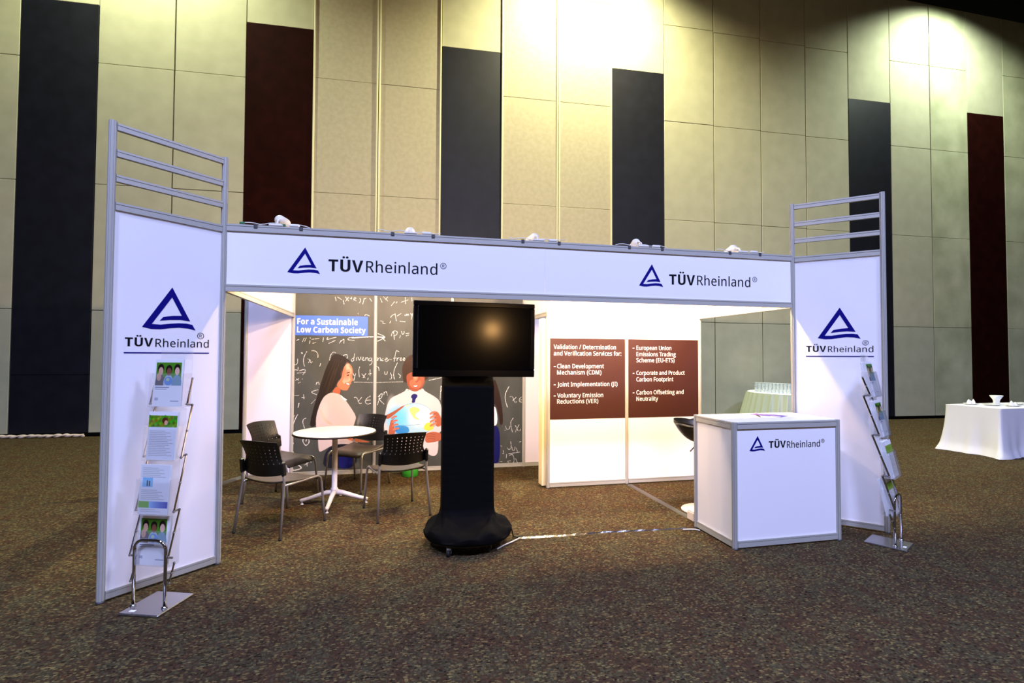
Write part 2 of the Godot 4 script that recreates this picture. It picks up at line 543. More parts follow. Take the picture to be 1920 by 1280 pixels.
func wing(label: String, a: Vector3, b: Vector3, off: float) -> Node3D:    # a, b: the posts, left and right as one faces it
	var t := thing("wing_panel", label, "display panel", a, 0.0, "slanted wing panels at the ends of the fascia")
	var d := b - a
	var u := d.normalized()
	var n := u.cross(Vector3.UP)
	post(t, 0, 0, 3.0)
	post(t, d.x, d.z, 3.0)
	var in0 := u * 0.021
	var in1 := d - u * 0.021
	for y in [2.968, 2.80, 2.64, 2.463, 0.04]:
		rail(t, in0 + Vector3.UP * y, in1 + Vector3.UP * y, 0.05 if y < 2.5 else 0.044)
	board(t, in0, in1, 0.06, 2.44, M.white)
	var bs := Transform3D(Basis(u, Vector3.UP, n), n * 0.0032)
	var e := 0.0
	emblem(t, bs, 0.186 + off, 1.695, 0.331, 0.291)
	words(t, "TÜV", bs, 0.092 + off, 0.252 + off, 1.580, 0.056, M.ink, true)
	words(t, "Rheinland", bs, 0.266 + off, 0.610 + off, 1.578, 0.054, M.ink)
	ring_mark(t, bs, 0.553 + off, 1.661, 0.046, M.ink)
	var l := MB.new()
	l.prism([Vector2(0.088 + off, 1.534), Vector2(0.613 + off, 1.534), Vector2(0.613 + off, 1.542), Vector2(0.088 + off, 1.542)], bs.origin, bs.origin + n * 0.0015, u, Vector3.UP)
	obj("printed_line", l, M.logo_blue, t)
	return t

func build_booth():
	var s := 0.4985
	wing("white wing panel with blue emblem and open top rails, beside the round table and chairs", Vector3(-s, 0, s), Vector3(0, 0, 0), 0.0)
	wing("white wing panel with blue emblem and open top rails, behind the white counter", Vector3(BOOTH_W, 0, 0), Vector3(BOOTH_W + s, 0, s), 0.016)
	# the front fascia
	var f := thing("fascia_board", "long white header board across the booth front, printed twice with blue emblem and name", "sign", Vector3.ZERO)
	var x0 := 0.0226
	var x1 := BOOTH_W - 0.0226
	rail(f, Vector3(x0, 2.477, 0), Vector3(x1, 2.477, 0), 0.052)
	rail(f, Vector3(x0, 2.026, 0), Vector3(x1, 2.026, 0), 0.052)
	board(f, Vector3(x0, 0, 0), Vector3(2.4875, 0, 0), 2.05, 2.452, M.white)
	board(f, Vector3(2.4895, 0, 0), Vector3(x1, 0, 0), 2.05, 2.452, M.white)
	var bs := Transform3D(Basis.IDENTITY, Vector3(0, 0, 0.0032))
	logo_line(f, bs, 0.445, 1.0)
	logo_line(f, bs, 3.358, 1.0)
	# side fascia at the chairs' side
	var sl := thing("side_header", "white side header board running back from the wing beside the round table", "header board", Vector3.ZERO, 0.0, "side header boards of the booth")
	rail(sl, Vector3(0, 2.477, -0.0226), Vector3(0, 2.477, BACK_Z + 0.0226), 0.052)
	rail(sl, Vector3(0, 2.026, -0.0226), Vector3(0, 2.026, BACK_Z + 0.0226), 0.052)
	board(sl, Vector3(0, 0, -0.0226), Vector3(0, 0, -1.84), 2.05, 2.452, M.white)
	board(sl, Vector3(0, 0, -1.845), Vector3(0, 0, BACK_Z + 0.0226), 2.05, 2.452, M.white)
	var sr := thing("side_header", "white side header board running back from the wing behind the counter to the brown posters", "header board", Vector3.ZERO, 0.0, "side header boards of the booth")
	rail(sr, Vector3(BOOTH_W, 2.477, -0.0226), Vector3(BOOTH_W, 2.477, CLOSET_Z + 0.0226), 0.052)
	rail(sr, Vector3(BOOTH_W, 2.026, -0.0226), Vector3(BOOTH_W, 2.026, CLOSET_Z + 0.0226), 0.052)
	board(sr, Vector3(BOOTH_W, 0, -0.0226), Vector3(BOOTH_W, 0, CLOSET_Z + 0.0226), 2.05, 2.452, M.white)
	# back wall of three mural panels between plain ones
	var w := thing("mural_wall", "back wall with a photo mural of a chalk covered blackboard and people with a globe", "partition wall", Vector3(0, 0, BACK_Z))
	var img := mural_image()
	var mm := mat(Color.WHITE, 0.45, 0.0, 0.4)
	mm.albedo_texture = ImageTexture.create_from_image(img)
	for k in 4:
		post(w, 0.997 * k, 0, 2.48)
	post(w, -0.545, 0.0, 2.48)
	for k in 3:
		var a := 0.997 * k + 0.021
		var b := 0.997 * (k + 1) - 0.021
		rail(w, Vector3(a, 2.457, 0), Vector3(b, 2.457, 0), 0.05)
		rail(w, Vector3(a, 0.04, 0), Vector3(b, 0.04, 0), 0.05)
		board(w, Vector3(a, 0, -0.004), Vector3(b, 0, -0.004), 0.06, 2.44, M.white, "backing_board")
		var q := MB.new()
		var mk := func(x: float, y: float) -> Vector2: return Vector2((x + 0.02) / 3.03, 1.0 - (y - 0.05) / 2.4)
		var p := [Vector3(a, 0.062, 0.0005), Vector3(b, 0.062, 0.0005), Vector3(b, 2.435, 0.0005), Vector3(a, 2.435, 0.0005)]
		q.tri_uv(p[0], p[1], p[2], mk.call(p[0].x, p[0].y), mk.call(p[1].x, p[1].y), mk.call(p[2].x, p[2].y))
		q.tri_uv(p[0], p[2], p[3], mk.call(p[0].x, p[0].y), mk.call(p[2].x, p[2].y), mk.call(p[3].x, p[3].y))
		obj("mural_print", q, mm, w)
	rail(w, Vector3(-0.524, 2.457, 0), Vector3(-0.021, 2.457, 0), 0.05)
	rail(w, Vector3(-0.524, 0.04, 0), Vector3(-0.021, 0.04, 0), 0.05)
	board(w, Vector3(-0.524, 0, 0), Vector3(-0.021, 0, 0), 0.06, 2.44, M.shaded_white, "plain_board")
	var y0 := 3.012
	post(w, BOOTH_W, 0, 2.48)
	for k in 2:
		var a2: float = y0 + k * 0.985
		var b2: float = minf(a2 + 0.965, BOOTH_W - 0.021)
		rail(w, Vector3(a2, 2.457, 0), Vector3(b2, 2.457, 0), 0.05)
		rail(w, Vector3(a2, 2.075, 0), Vector3(b2, 2.075, 0), 0.05)
		rail(w, Vector3(a2, 0.04, 0), Vector3(b2, 0.04, 0), 0.05)
		board(w, Vector3(a2, 0, 0), Vector3(b2, 0, 0), 0.06, 2.05, M.shaded_white, "plain_board")
		board(w, Vector3(a2, 0, 0), Vector3(b2, 0, 0), 2.1, 2.44, M.shaded_white, "plain_board")
		if k == 0: post(w, 3.977 + 0.01, 0, 2.48)
	var sg := MB.new()
	sg.box(Vector3(0.462, 1.902, 0.0022), Vector3(0.878, 0.252, 0.003), 0.001)
	obj("blue_sign", sg, M.sign_blue, w)
	var ws := Transform3D(Basis.IDENTITY, Vector3(0, 0, 0.0042))
	words(w, "For a Sustainable", ws, 0.045, 0.775, 1.915, 0.075, M.print_white, true)
	words(w, "Low Carbon Society", ws, 0.043, 0.875, 1.812, 0.073, M.print_white, true)
	# the store room's front with the two brown posters
	var c := thing("poster_wall", "white partition wall carrying two brown posters with white lettering", "partition wall", Vector3(CLOSET_X, 0, CLOSET_Z))
	for x in [0.0, 0.985, 1.97]:
		post(c, x, 0, 2.48)
	for k in 2:
		var a3 := 0.985 * k + 0.021
		var b3 := 0.985 * (k + 1) - 0.021
		rail(c, Vector3(a3, 2.457, 0), Vector3(b3, 2.457, 0), 0.05)
		rail(c, Vector3(a3, 0.04, 0), Vector3(b3, 0.04, 0), 0.05)
		board(c, Vector3(a3, 0, 0), Vector3(b3, 0, 0), 0.06, 2.44, M.white)
		var pb := MB.new()
		pb.box(Vector3((a3 + b3) * 0.5, 1.264, 0.0042), Vector3(b3 - a3 - 0.002, 0.946, 0.002), 0.0)
		obj("brown_poster", pb, M.poster_brown, c)
	# side wall of the store room at the far end, and the doorway header at the near one
	rail(c, Vector3(1.97, 2.457, -0.0226), Vector3(1.97, 2.457, BACK_Z - CLOSET_Z + 0.0226), 0.05)
	rail(c, Vector3(1.97, 0.04, -0.0226), Vector3(1.97, 0.04, BACK_Z - CLOSET_Z + 0.0226), 0.05)
	board(c, Vector3(1.97, 0, -0.0226), Vector3(1.97, 0, BACK_Z - CLOSET_Z + 0.0226), 0.06, 2.44, M.white)
	rail(c, Vector3(0, 2.457, -0.0226), Vector3(0, 2.457, BACK_Z - CLOSET_Z + 0.0226), 0.05)
	rail(c, Vector3(0, 2.026, -0.0226), Vector3(0, 2.026, BACK_Z - CLOSET_Z + 0.0226), 0.05)
	board(c, Vector3(0, 0, -0.0226), Vector3(0, 0, BACK_Z - CLOSET_Z + 0.0226), 2.05, 2.44, M.white)
	var ps := Transform3D(Basis.IDENTITY, Vector3(0, 0, 0.0054))
	var lines := [["Validation / Determination", 0.065, 0.845, 1.613], ["and Verification Services for:", 0.066, 0.915, 1.537], ["Clean Development", 0.108, 0.690, 1.387], ["Mechanism (CDM)", 0.108, 0.658, 1.313],
		["Joint Implementation (JI)", 0.109, 0.864, 1.174], ["Voluntary Emission", 0.109, 0.681, 1.045], ["Reductions (VER)", 0.109, 0.619, 0.975], ["European Union", 1.113, 1.580, 1.609], ["Emissions Trading", 1.113, 1.640, 1.532],
		["Scheme (EU-ETS)", 1.113, 1.622, 1.459], ["Corporate and Product", 1.112, 1.760, 1.305], ["Carbon Footprint", 1.112, 1.604, 1.227], ["Carbon Offsetting and", 1.112, 1.744, 1.069], ["Neutrality", 1.111, 1.398, 0.992]]
	for q in lines:
		words(c, q[0], ps, q[1], q[2], q[3], 0.050, M.print_white)
	for q in [[0.066, 1.387], [0.066, 1.174], [0.066, 1.045], [1.062, 1.609], [1.062, 1.305], [1.062, 1.069]]:
		var dsh := MB.new()
		dsh.box(Vector3(q[0] + 0.012, q[1] + 0.020, 0.0056), Vector3(0.022, 0.007, 0.001), 0.0)
		obj("lettering", dsh, M.print_white, c)
	# folding door pushed together against its post
	var fd := thing("folding_door", "cream folding door pushed together at the store room's doorway beside the poster wall", "door", Vector3(CLOSET_X, 0, CLOSET_Z - 0.03))
	for k in 7:
		var z := -0.02 - k * 0.022
		var pl := MB.new()
		var sgn := 1.0 if k % 2 == 0 else -1.0
		pl.box(Vector3(-0.012, 0.995, z), Vector3(0.10, 1.95, 0.009), 0.003, Basis(Vector3.UP, sgn * 0.10))
		obj("fold", pl, M.folding, fd)
	var lead := MB.new()
	lead.box(Vector3(-0.012, 0.995, -0.185), Vector3(0.035, 1.95, 0.022), 0.006)
	obj("lead_post", lead, M.folding, fd)
	var hd := MB.new()
	hd.box(Vector3(-0.042, 1.02, -0.185), Vector3(0.025, 0.16, 0.014), 0.005)
	obj("handle", hd, M.white, fd)

# ---------------------------------------------------------------- the photo mural (a flat print), painted in centimetres from the wall's corner
const PPM := 5.6      # texture pixels per centimetre

func mpx(p: Vector2) -> Vector2:
	return Vector2((p.x + 2.0) * 1697.0 / 303.0, (245.0 - p.y) * 1344.0 / 240.0)

func put(img: Image, x: int, y: int, w: int, h: int, c: Color):
	img.fill_rect(Rect2i(x, y, w, h), c)

func fill_poly(img: Image, pts: Array, c: Color):
	var lo := 1e9; var hi := -1e9
	for p in pts: lo = minf(lo, p.y); hi = maxf(hi, p.y)
	for y in range(maxi(0, int(lo)), mini(img.get_height() - 1, int(hi)) + 1):
		var xs := []
		for k in pts.size():
			var a: Vector2 = pts[k]
			var b: Vector2 = pts[(k + 1) % pts.size()]
			var fy := y + 0.5
			if (a.y <= fy) != (b.y <= fy):
				xs.append(a.x + (fy - a.y) / (b.y - a.y) * (b.x - a.x))
		xs.sort()
		for k in range(0, xs.size() - 1, 2):
			var x0 := int(round(xs[k])); var x1 := int(round(xs[k + 1]))
			if x1 > x0: put(img, x0, y, x1 - x0, 1, c)

func pairs(flat: Array) -> Array:
	var out := []
	for k in range(0, flat.size(), 2): out.append(mpx(Vector2(flat[k], flat[k + 1])))
	return out

func soft(pts: Array, times := 2) -> Array:       # corner cutting
	for r in times:
		var o := []
		for k in pts.size():
			var a: Vector2 = pts[k]
			var b: Vector2 = pts[(k + 1) % pts.size()]
			o.append(a.lerp(b, 0.22)); o.append(a.lerp(b, 0.78))
		pts = o
	return pts

func blot(img: Image, c: Color, flat: Array):
	fill_poly(img, soft(pairs(flat)), c)

func veil(img: Image, c: Color, at: Vector2, rx: float, ry: float, strength: float):     # a soft-edged ellipse laid over what is there
	var p := mpx(at)
	var ax := rx * PPM; var ay := ry * PPM
	for y in range(maxi(0, int(p.y - ay)), mini(img.get_height(), int(p.y + ay))):
		for x in range(maxi(0, int(p.x - ax)), mini(img.get_width(), int(p.x + ax))):
			var d := Vector2((x - p.x) / ax, (y - p.y) / ay).length()
			if d < 1.0:
				var o := img.get_pixel(x, y)
				img.set_pixel(x, y, o.lerp(c, strength * (1.0 - d * d)))

func disc(img: Image, c: Color, at: Vector2, rx: float, ry: float):
	var pts := []
	for k in 40: pts.append(mpx(at + Vector2(cos(TAU * k / 40.0) * rx, sin(TAU * k / 40.0) * ry)))
	fill_poly(img, pts, c)

func chalk(img: Image, w: float, flat: Array):
	var pts := pairs(flat)
	var n := pts.size()
	var line := []
	for k in n - 1:       # smoothed through its points
		var a: Vector2 = pts[maxi(k - 1, 0)]; var b: Vector2 = pts[k]; var c: Vector2 = pts[k + 1]; var d: Vector2 = pts[mini(k + 2, n - 1)]
		var steps := maxi(2, int(b.distance_to(c) / 2.0))
		for s in steps: line.append(b.cubic_interpolate(c, a, d, float(s) / steps))
	line.append(pts[n - 1])
	var r := maxi(1, int(round(w * PPM)))
	for p in line:
		var tone := rng.randf_range(0.70, 0.95)
		var rr := maxi(2, r + rng.randi() % 3 - 1)
		put(img, int(p.x) - rr / 2, int(p.y) - rr / 2, rr, rr, Color(tone, tone, tone * 0.97))

func pen(img: Image, c: Color, w: float, flat: Array):      # a plain painted line, round at its ends
	var pts := pairs(flat)
	for k in pts.size() - 1:
		var a: Vector2 = pts[k]
		var b: Vector2 = pts[k + 1]
		var steps := maxi(2, int(a.distance_to(b)))
		for s in steps + 1:
			var p := a.lerp(b, float(s) / steps)
			var r := w * PPM * 0.5
			for y in range(-int(r), int(r) + 1):
				var hw := int(sqrt(maxf(r * r - y * y, 0.0)))
				put(img, int(p.x) - hw, int(p.y) + y, hw * 2 + 1, 1, c)

func mural_image() -> Image:
	var img := Image.create(1697, 1344, true, Image.FORMAT_RGB8)
	var base := Color(0.265, 0.275, 0.258)
	img.fill(base)
	var n := FastNoiseLite.new()
	n.seed = 21; n.frequency = 0.004; n.fractal_octaves = 4
	for y in range(0, 1344, 4):
		for x in range(0, 1697, 4):
			var v := n.get_noise_2d(x, y * 0.6) * 0.05
			put(img, x, y, 4, 4, Color(base.r + v, base.g + v, base.b + v))
	chalk(img, 0.6, [49.34, 227.25, 50.79, 222.16])
	chalk(img, 0.6, [52.18, 227.33, 57.10, 224.06])
	chalk(img, 0.6, [59.14, 223.26, 60.44, 218.15])
	chalk(img, 0.6, [61.94, 227.63, 66.10, 222.60])
	chalk(img, 0.6, [65.87, 227.32, 62.42, 222.50])
	chalk(img, 0.6, [67.69, 226.08, 69.34, 225.27, 69.72, 227.87])
	chalk(img, 0.6, [72.64, 224.94, 75.09, 226.30, 73.43, 227.12, 72.23, 224.67, 75.54, 222.87])
	chalk(img, 0.6, [79.63, 226.44, 80.90, 223.89, 79.29, 220.39])
	chalk(img, 0.6, [85.42, 226.61, 83.45, 218.78])
	chalk(img, 0.6, [84.60, 225.72, 87.50, 226.67])
	chalk(img, 0.6, [92.08, 226.81, 94.62, 222.98])
	chalk(img, 0.6, [105.47, 227.21, 107.63, 222.04])
	chalk(img, 0.6, [109.23, 229.50, 114.79, 223.99])
	chalk(img, 0.6, [114.73, 229.23, 112.23, 225.66])
	chalk(img, 0.6, [123.71, 223.37, 119.51, 218.01])
	chalk(img, 0.6, [126.86, 223.02, 125.86, 221.50])
	chalk(img, 0.6, [132.25, 222.73, 140.80, 226.05])
	chalk(img, 0.6, [137.33, 229.03, 137.84, 220.69])
	chalk(img, 0.6, [145.77, 228.84, 146.16, 224.88])
	chalk(img, 0.6, [77.64, 206.99, 78.15, 205.88])
	chalk(img, 0.6, [86.12, 203.99, 87.76, 205.50, 91.94, 203.86])
	chalk(img, 0.6, [118.84, 202.27, 120.51, 204.92, 124.73, 207.20])
	chalk(img, 0.6, [124.75, 205.89, 126.11, 198.05])
	chalk(img, 0.6, [127.31, 204.64, 131.98, 207.81])
	chalk(img, 0.6, [136.71, 206.16, 137.58, 205.13, 139.27, 207.54, 139.72, 205.35, 141.42, 207.59, 142.05, 205.22])
	chalk(img, 0.6, [144.42, 208.53, 145.74, 205.92, 147.02, 207.71, 145.37, 200.63])
	chalk(img, 0.6, [130.80, 197.71, 137.66, 196.96])
	chalk(img, 0.4, [105.81, 197.65, 109.60, 196.85, 108.79, 194.66, 112.16, 194.29])
	chalk(img, 0.6, [118.89, 197.91, 118.07, 195.27])
	chalk(img, 0.6, [122.87, 183.15, 123.91, 173.56])
	chalk(img, 0.6, [119.95, 178.31, 121.59, 183.13, 124.97, 184.92, 127.54, 183.21, 126.30, 179.70, 123.34, 178.62])
	chalk(img, 0.6, [131.60, 178.90, 130.61, 175.83])
	chalk(img, 0.6, [133.08, 184.17, 133.97, 180.68, 136.10, 181.59, 136.24, 184.66])
	chalk(img, 0.6, [138.68, 181.45, 142.54, 182.12])
	chalk(img, 0.6, [138.71, 178.56, 142.56, 179.75])
	chalk(img, 0.6, [72.44, 175.96, 66.72, 174.86, 66.34, 172.46, 73.72, 172.12])
	chalk(img, 1.1, [70.81, 175.09, 92.26, 176.65, 111.52, 176.46])
	chalk(img, 0.8, [103.06, 181.12, 111.52, 176.46, 102.34, 171.15])
	chalk(img, 0.8, [108.17, 175.55, 112.17, 171.69])
	chalk(img, 0.6, [-0.36, 172.95, -1.26, 170.43])
	chalk(img, 0.6, [3.96, 171.16, 6.69, 172.20])
	chalk(img, 0.6, [12.96, 173.95, 11.05, 169.73])
	chalk(img, 0.6, [15.31, 174.40, 13.41, 169.76])
	chalk(img, 0.6, [20.06, 174.46, 20.30, 173.87])
	chalk(img, 0.6, [19.88, 170.67, 19.37, 167.30])
	chalk(img, 0.6, [22.07, 172.63, 30.80, 173.75])
	chalk(img, 0.6, [23.33, 167.59, 26.89, 168.64])
	chalk(img, 0.6, [35.98, 174.65, 35.25, 169.99])
	chalk(img, 0.6, [41.19, 175.14, 40.58, 172.76, 51.26, 175.70])
	chalk(img, 0.6, [42.50, 167.69, 50.10, 171.43])
	chalk(img, 0.6, [55.41, 168.08, 57.55, 171.94, 57.01, 170.23, 60.62, 173.25, 60.69, 168.13])
	chalk(img, 0.6, [1.57, 148.74, 0.86, 144.56, 2.49, 140.39, 5.20, 142.06, 5.65, 147.92])
	chalk(img, 0.6, [10.09, 155.64, 11.03, 155.47, 11.20, 154.47, 10.26, 154.30, 10.09, 155.64])
	chalk(img, 0.6, [16.36, 157.18, 12.93, 149.62, 12.64, 142.91, 13.89, 138.31])
	chalk(img, 0.6, [17.29, 147.95, 19.28, 147.12, 21.32, 142.92, 22.88, 144.19])
	chalk(img, 0.6, [20.63, 146.45, 18.31, 142.92])
	chalk(img, 0.6, [22.28, 158.06, 26.65, 157.67, 29.49, 153.89, 29.55, 149.68])
	chalk(img, 0.6, [33.01, 142.10, 32.10, 138.73])
	chalk(img, 0.6, [50.72, 155.71, 48.29, 156.71, 45.11, 153.13, 43.60, 146.35])
	chalk(img, 0.6, [54.41, 152.33, 58.09, 150.21, 61.30, 152.78, 64.55, 153.23, 65.41, 150.24, 63.81, 147.68, 60.53, 149.80, 58.06, 152.34])
	chalk(img, 0.6, [74.11, 154.56, 73.24, 146])
	chalk(img, 0.6, [72.95, 148.99, 70.35, 147.27, 71.20, 144.71, 73.23, 146.25])
	chalk(img, 0.6, [76.88, 149.86, 76.60, 146.01])
	chalk(img, 0.6, [78.52, 150.30, 80.22, 146.44, 82.22, 150.74])
	chalk(img, 0.6, [83.51, 147.31, 85.56, 148.61, 84.71, 150.32, 83.50, 148.17, 84.76, 146.03, 86.41, 146.46])
	chalk(img, 0.6, [88.19, 149.48, 87.82, 146.04])
	chalk(img, 0.6, [88.05, 148.01, 90.10, 149.91, 90.97, 146.04])
	chalk(img, 0.6, [94.56, 149.27, 92.15, 148.43, 92.59, 145.51, 95.39, 146.77, 95.77, 149.28, 95.85, 142.60, 93.06, 140.09])
	chalk(img, 0.6, [99.65, 148.45, 100.61, 149.46, 103.04, 149.30, 102.27, 146.37, 100.01, 145.78, 99.65, 148.45])
	chalk(img, 0.6, [103.25, 145.54, 104.02, 148.89, 106.29, 149.31, 106.74, 145.96])
	chalk(img, 0.6, [109.96, 148.49, 108.34, 147.81, 107.96, 145.97, 109.99, 145.80])
	chalk(img, 0.6, [112.02, 146.82, 115.27, 148.09, 114.03, 149.34, 112.43, 146.82, 114.08, 144.72, 117.73, 147.67])
	chalk(img, 0.6, [119.37, 147.01, 120.68, 147.26])
	chalk(img, 0.6, [129.95, 157.43, 126.64, 158.68, 125.07, 151.91, 123.91, 144.74])
	chalk(img, 0.6, [123.04, 148.95, 126.74, 149.39])
	chalk(img, 0.6, [127.73, 149.39, 127.60, 146.02])
	chalk(img, 0.6, [127.99, 148.38, 130.45, 150.08])
	chalk(img, 0.6, [131.30, 147.29, 133.35, 148.57, 132.51, 149.83, 131.30, 147.72, 132.14, 146.03, 134.20, 146.88])
	chalk(img, 0.6, [135.44, 147.30, 137.50, 148.58, 136.65, 149.85, 135.43, 147.73, 136.28, 146.04, 138.34, 147.06])
	chalk(img, 0.6, [143.30, 150.30, 144.32, 148.43, 145.37, 151.16])
	chalk(img, 0.6, [72.63, 129.33, 73.89, 126.59])
	chalk(img, 0.6, [75.67, 128.90, 73.57, 119.94])
	chalk(img, 0.6, [80.74, 137.87, 79.57, 132.73, 80.49, 124.60])
	chalk(img, 0.6, [83.74, 128.44, 87.52, 123.71])
	chalk(img, 0.6, [88.28, 128.85, 85.04, 123.72])
	chalk(img, 0.6, [91.41, 123.26, 90.86, 121.37])
	chalk(img, 0.6, [93.60, 134.43, 93.70, 126.69])
	chalk(img, 0.6, [91.60, 128.24, 95.33, 129.26])
	chalk(img, 0.4, [74, 118.23, 98.80, 117.37])
	chalk(img, 0.4, [98.80, 117.37, 135.05, 118.24])
	chalk(img, 0.6, [111.95, 131.29, 112.78, 127.64, 114.75, 128.04, 115.50, 131.69])
	chalk(img, 0.6, [119.08, 130.06, 120.70, 126.80, 120.75, 122.32, 118.38, 121.93])
	chalk(img, 0.6, [128.08, 143.09, 124.59, 134.93, 123.47, 127.60, 124.74, 121.08])
	chalk(img, 0.6, [129.43, 128.80, 132.26, 125.94, 131.08, 123.49])
	chalk(img, 0.6, [169.52, 119.83, 185.13, 123.22])
	chalk(img, 0.6, [99.93, 138.84, 104, 137.17, 104.86, 132.56])
	chalk(img, 0.6, [184.14, 94.20, 185.23, 111.60, 186.50, 108.27, 184.47, 104.14])
	chalk(img, 0.6, [74.67, 98.18, 77.54, 98.14, 80.91, 90.83, 83.79, 91.21])
	chalk(img, 0.6, [83.46, 98.06, 79.24, 93.25])
	chalk(img, 0.6, [94.43, 100.05, 89.92, 96.68, 88.31, 92.43, 90.83, 89.82, 94.96, 90.61])
	chalk(img, 0.6, [89.11, 94.55, 94.91, 94.90])
	chalk(img, 0.6, [106.30, 100.54, 103.72, 88.69])
	chalk(img, 0.6, [104.28, 99.17, 108.99, 103.31, 108.38, 97.72, 105.68, 95.65, 111.88, 89.26])
	chalk(img, 0.6, [111.70, 104.68, 111.47, 101.18])
	chalk(img, 0.6, [111.71, 103.84, 114.43, 105.36, 115.85, 100.42])
	chalk(img, 0.6, [1.04, 132.89, 3.36, 134.13, 6.11, 133.71, 6.21, 137.47])
	chalk(img, 0.6, [5.38, 129.96, 14.79, 130.77])
	chalk(img, 0.6, [8.08, 132.87, 13.55, 134.54, 14.76, 132.44, 12.08, 127.85])
	chalk(img, 0.6, [4.32, 122.87, 7.09, 120.77])
	chalk(img, 0.6, [7.21, 122.86, 3.57, 120.79])
	chalk(img, 0.6, [11.21, 122.83, 11.69, 122.50])
	chalk(img, 0.6, [9.08, 118.67, 6.91, 117.43])
	chalk(img, 0.6, [28.58, 117.86, 28.07, 115.18])
	chalk(img, 0.6, [28.44, 116.86, 30.80, 118.52, 31.64, 115.57])
	chalk(img, 0.6, [30.54, 108.86, 22.65, 106, 28.65, 102.58])
	chalk(img, 0.6, [11.34, 99.04, 14.87, 99.41])
	chalk(img, 0.6, [13.24, 102.77, 13.80, 97.33])
	chalk(img, 0.4, [-1.79, 114.59, 1.37, 112.06, 0.68, 106.25, -1.64, 105.03])
	chalk(img, 0.4, [-1.58, 101.29, 7.77, 102])
	chalk(img, 0.6, [7.53, 92.01, 7.19, 88.69])
	chalk(img, 0.4, [27.54, 96.72, 22.48, 91.35])
	chalk(img, 0.6, [8.31, 92, 7.06, 87.03])
	chalk(img, 0.6, [2.69, 77.14, -0.99, 63.96])
	chalk(img, 0.8, [6.58, 77.89, 2.80, 69.67, -0.85, 54.86])
	chalk(img, 0.6, [16.44, 73.10, 13.71, 71.91, 12.99, 67.76, 15.06, 60.64])
	chalk(img, 0.8, [14.07, 48.19, 13.34, 44.47, 16.56, 39.38, 20.06, 41.76, 20.39, 45.91, 18.01, 47.23, 16.87, 44.36])
	chalk(img, 0.6, [2.45, 42.34, -0.20, 38.30])
	chalk(img, 0.6, [1.18, 34.12, 0.69, 30.83])
	chalk(img, 0.6, [1.42, 34.11, 2.63, 30.76])
	chalk(img, 1.0, [2.08, 16.74, 1.79, 10.15, 4.53, 8.79, 11.89, 11.36, 5.57, 17.01])
	chalk(img, 0.6, [18.01, 21.05, 18.91, 13.37])
	chalk(img, 0.6, [15.36, 14.52, 20.42, 17.63])
	chalk(img, 0.6, [21.97, 19.23, 23.56, 17.91])
	chalk(img, 0.7, [278.26, 110.90, 273.64, 101.84, 273.10, 92.75, 276.07, 82.47])
	chalk(img, 0.6, [279.50, 96.64, 283.02, 96.59, 286.58, 89.13, 288.93, 89.66])
	chalk(img, 0.6, [288.55, 95.95, 283.40, 91.23])
	chalk(img, 0.6, [296.57, 96.41, 293.04, 93.60, 293.05, 90.17, 296.60, 88.97])
	chalk(img, 0.6, [293.64, 91.88, 296.59, 92.41])
	chalk(img, 0.6, [273.87, 56.41, 275.05, 52.41, 278.55, 52.88, 279.70, 56.26])
	chalk(img, 0.6, [272.73, 51.34, 273.31, 50.98])
	chalk(img, 0.6, [284.33, 67.51, 280.85, 60.77, 283.25, 48.21])
	chalk(img, 0.6, [287.31, 57.20, 291.46, 49.68])
	chalk(img, 0.6, [292.60, 58.20, 287.36, 48.09])
	chalk(img, 0.6, [294.64, 51.88, 293.82, 49.62])
	chalk(img, 0.6, [280.97, 35.22, 281.59, 27.83, 278.69, 24.54, 276.35, 26.88])
	chalk(img, 0.6, [282.76, 27.79, 283.37, 23.80, 286.30, 23.69, 287.10, 27.64])
	chalk(img, 0.6, [288.63, 26.45, 290.53, 21.84])
	chalk(img, 0.6, [278.14, 18.90, 293.95, 20.57])
	chalk(img, 0.6, [267.04, 30.60, 268.20, 28.75])
	chalk(img, 0.6, [270.55, 23.14, 271.15, 19.16, 269.41, 19.79])
	chalk(img, 0.6, [275.23, 17.88, 274.67, 12.81])
	chalk(img, 0.6, [279.31, 16.59, 283.40, 17.56, 285.76, 11.80, 285.21, 6.16])
	chalk(img, 0.6, [281.10, 9.16, 277.02, 8.76, 278.20, 6.45])
	chalk(img, 0.6, [288.11, 11.71, 290.60, 5.93])
	chalk(img, 0.6, [292.71, 34.27, 295.65, 34.75])
	chalk(img, 0.6, [266, 8.65, 268.89, 8.53])
	blot(img, Color(0.17, 0.1, 0.08), [255.78, 120.06, 259.48, 120.04, 265.53, 99.66, 269.36, 77.82, 270.20, 59.67, 265.75, 57.61, 263.44, 74.32, 259.67, 86.69, 255.24, 86.77])
	blot(img, Color(0.05, 0.06, 0.34), [253.93, 57.92, 265.76, 56.17, 266.03, 7.05, 254.24, 6.11])
	blot(img, Color(0.95, 0.93, 0.93), [257.47, 83.84, 259.69, 82.35, 261.97, 72.18, 262.03, 61.32, 259.83, 57.77, 255.41, 57.88, 255.25, 83.88])
	blot(img, Color(0.13, 0.095, 0.075), [48.31, 154.84, 58.05, 153.19, 67.91, 146.41, 70.00, 143.00, 65.52, 142.14, 61.49, 138.73, 59.94, 132.77, 58.43, 124.28, 53.64, 119.21, 52.10, 114.14, 47.37, 106.57, 39.40, 102.45, 34.75, 93.26, 32.44, 87.41, 29.35, 81.60, 28.27, 74.09, 28.04, 62.38, 21.32, 62.55, 21.62, 69.22, 25.32, 85.86, 29.84, 102.56, 31.38, 105.91, 32.85, 114.30, 35.90, 124.39, 38.17, 132.81, 42.04, 142.96])
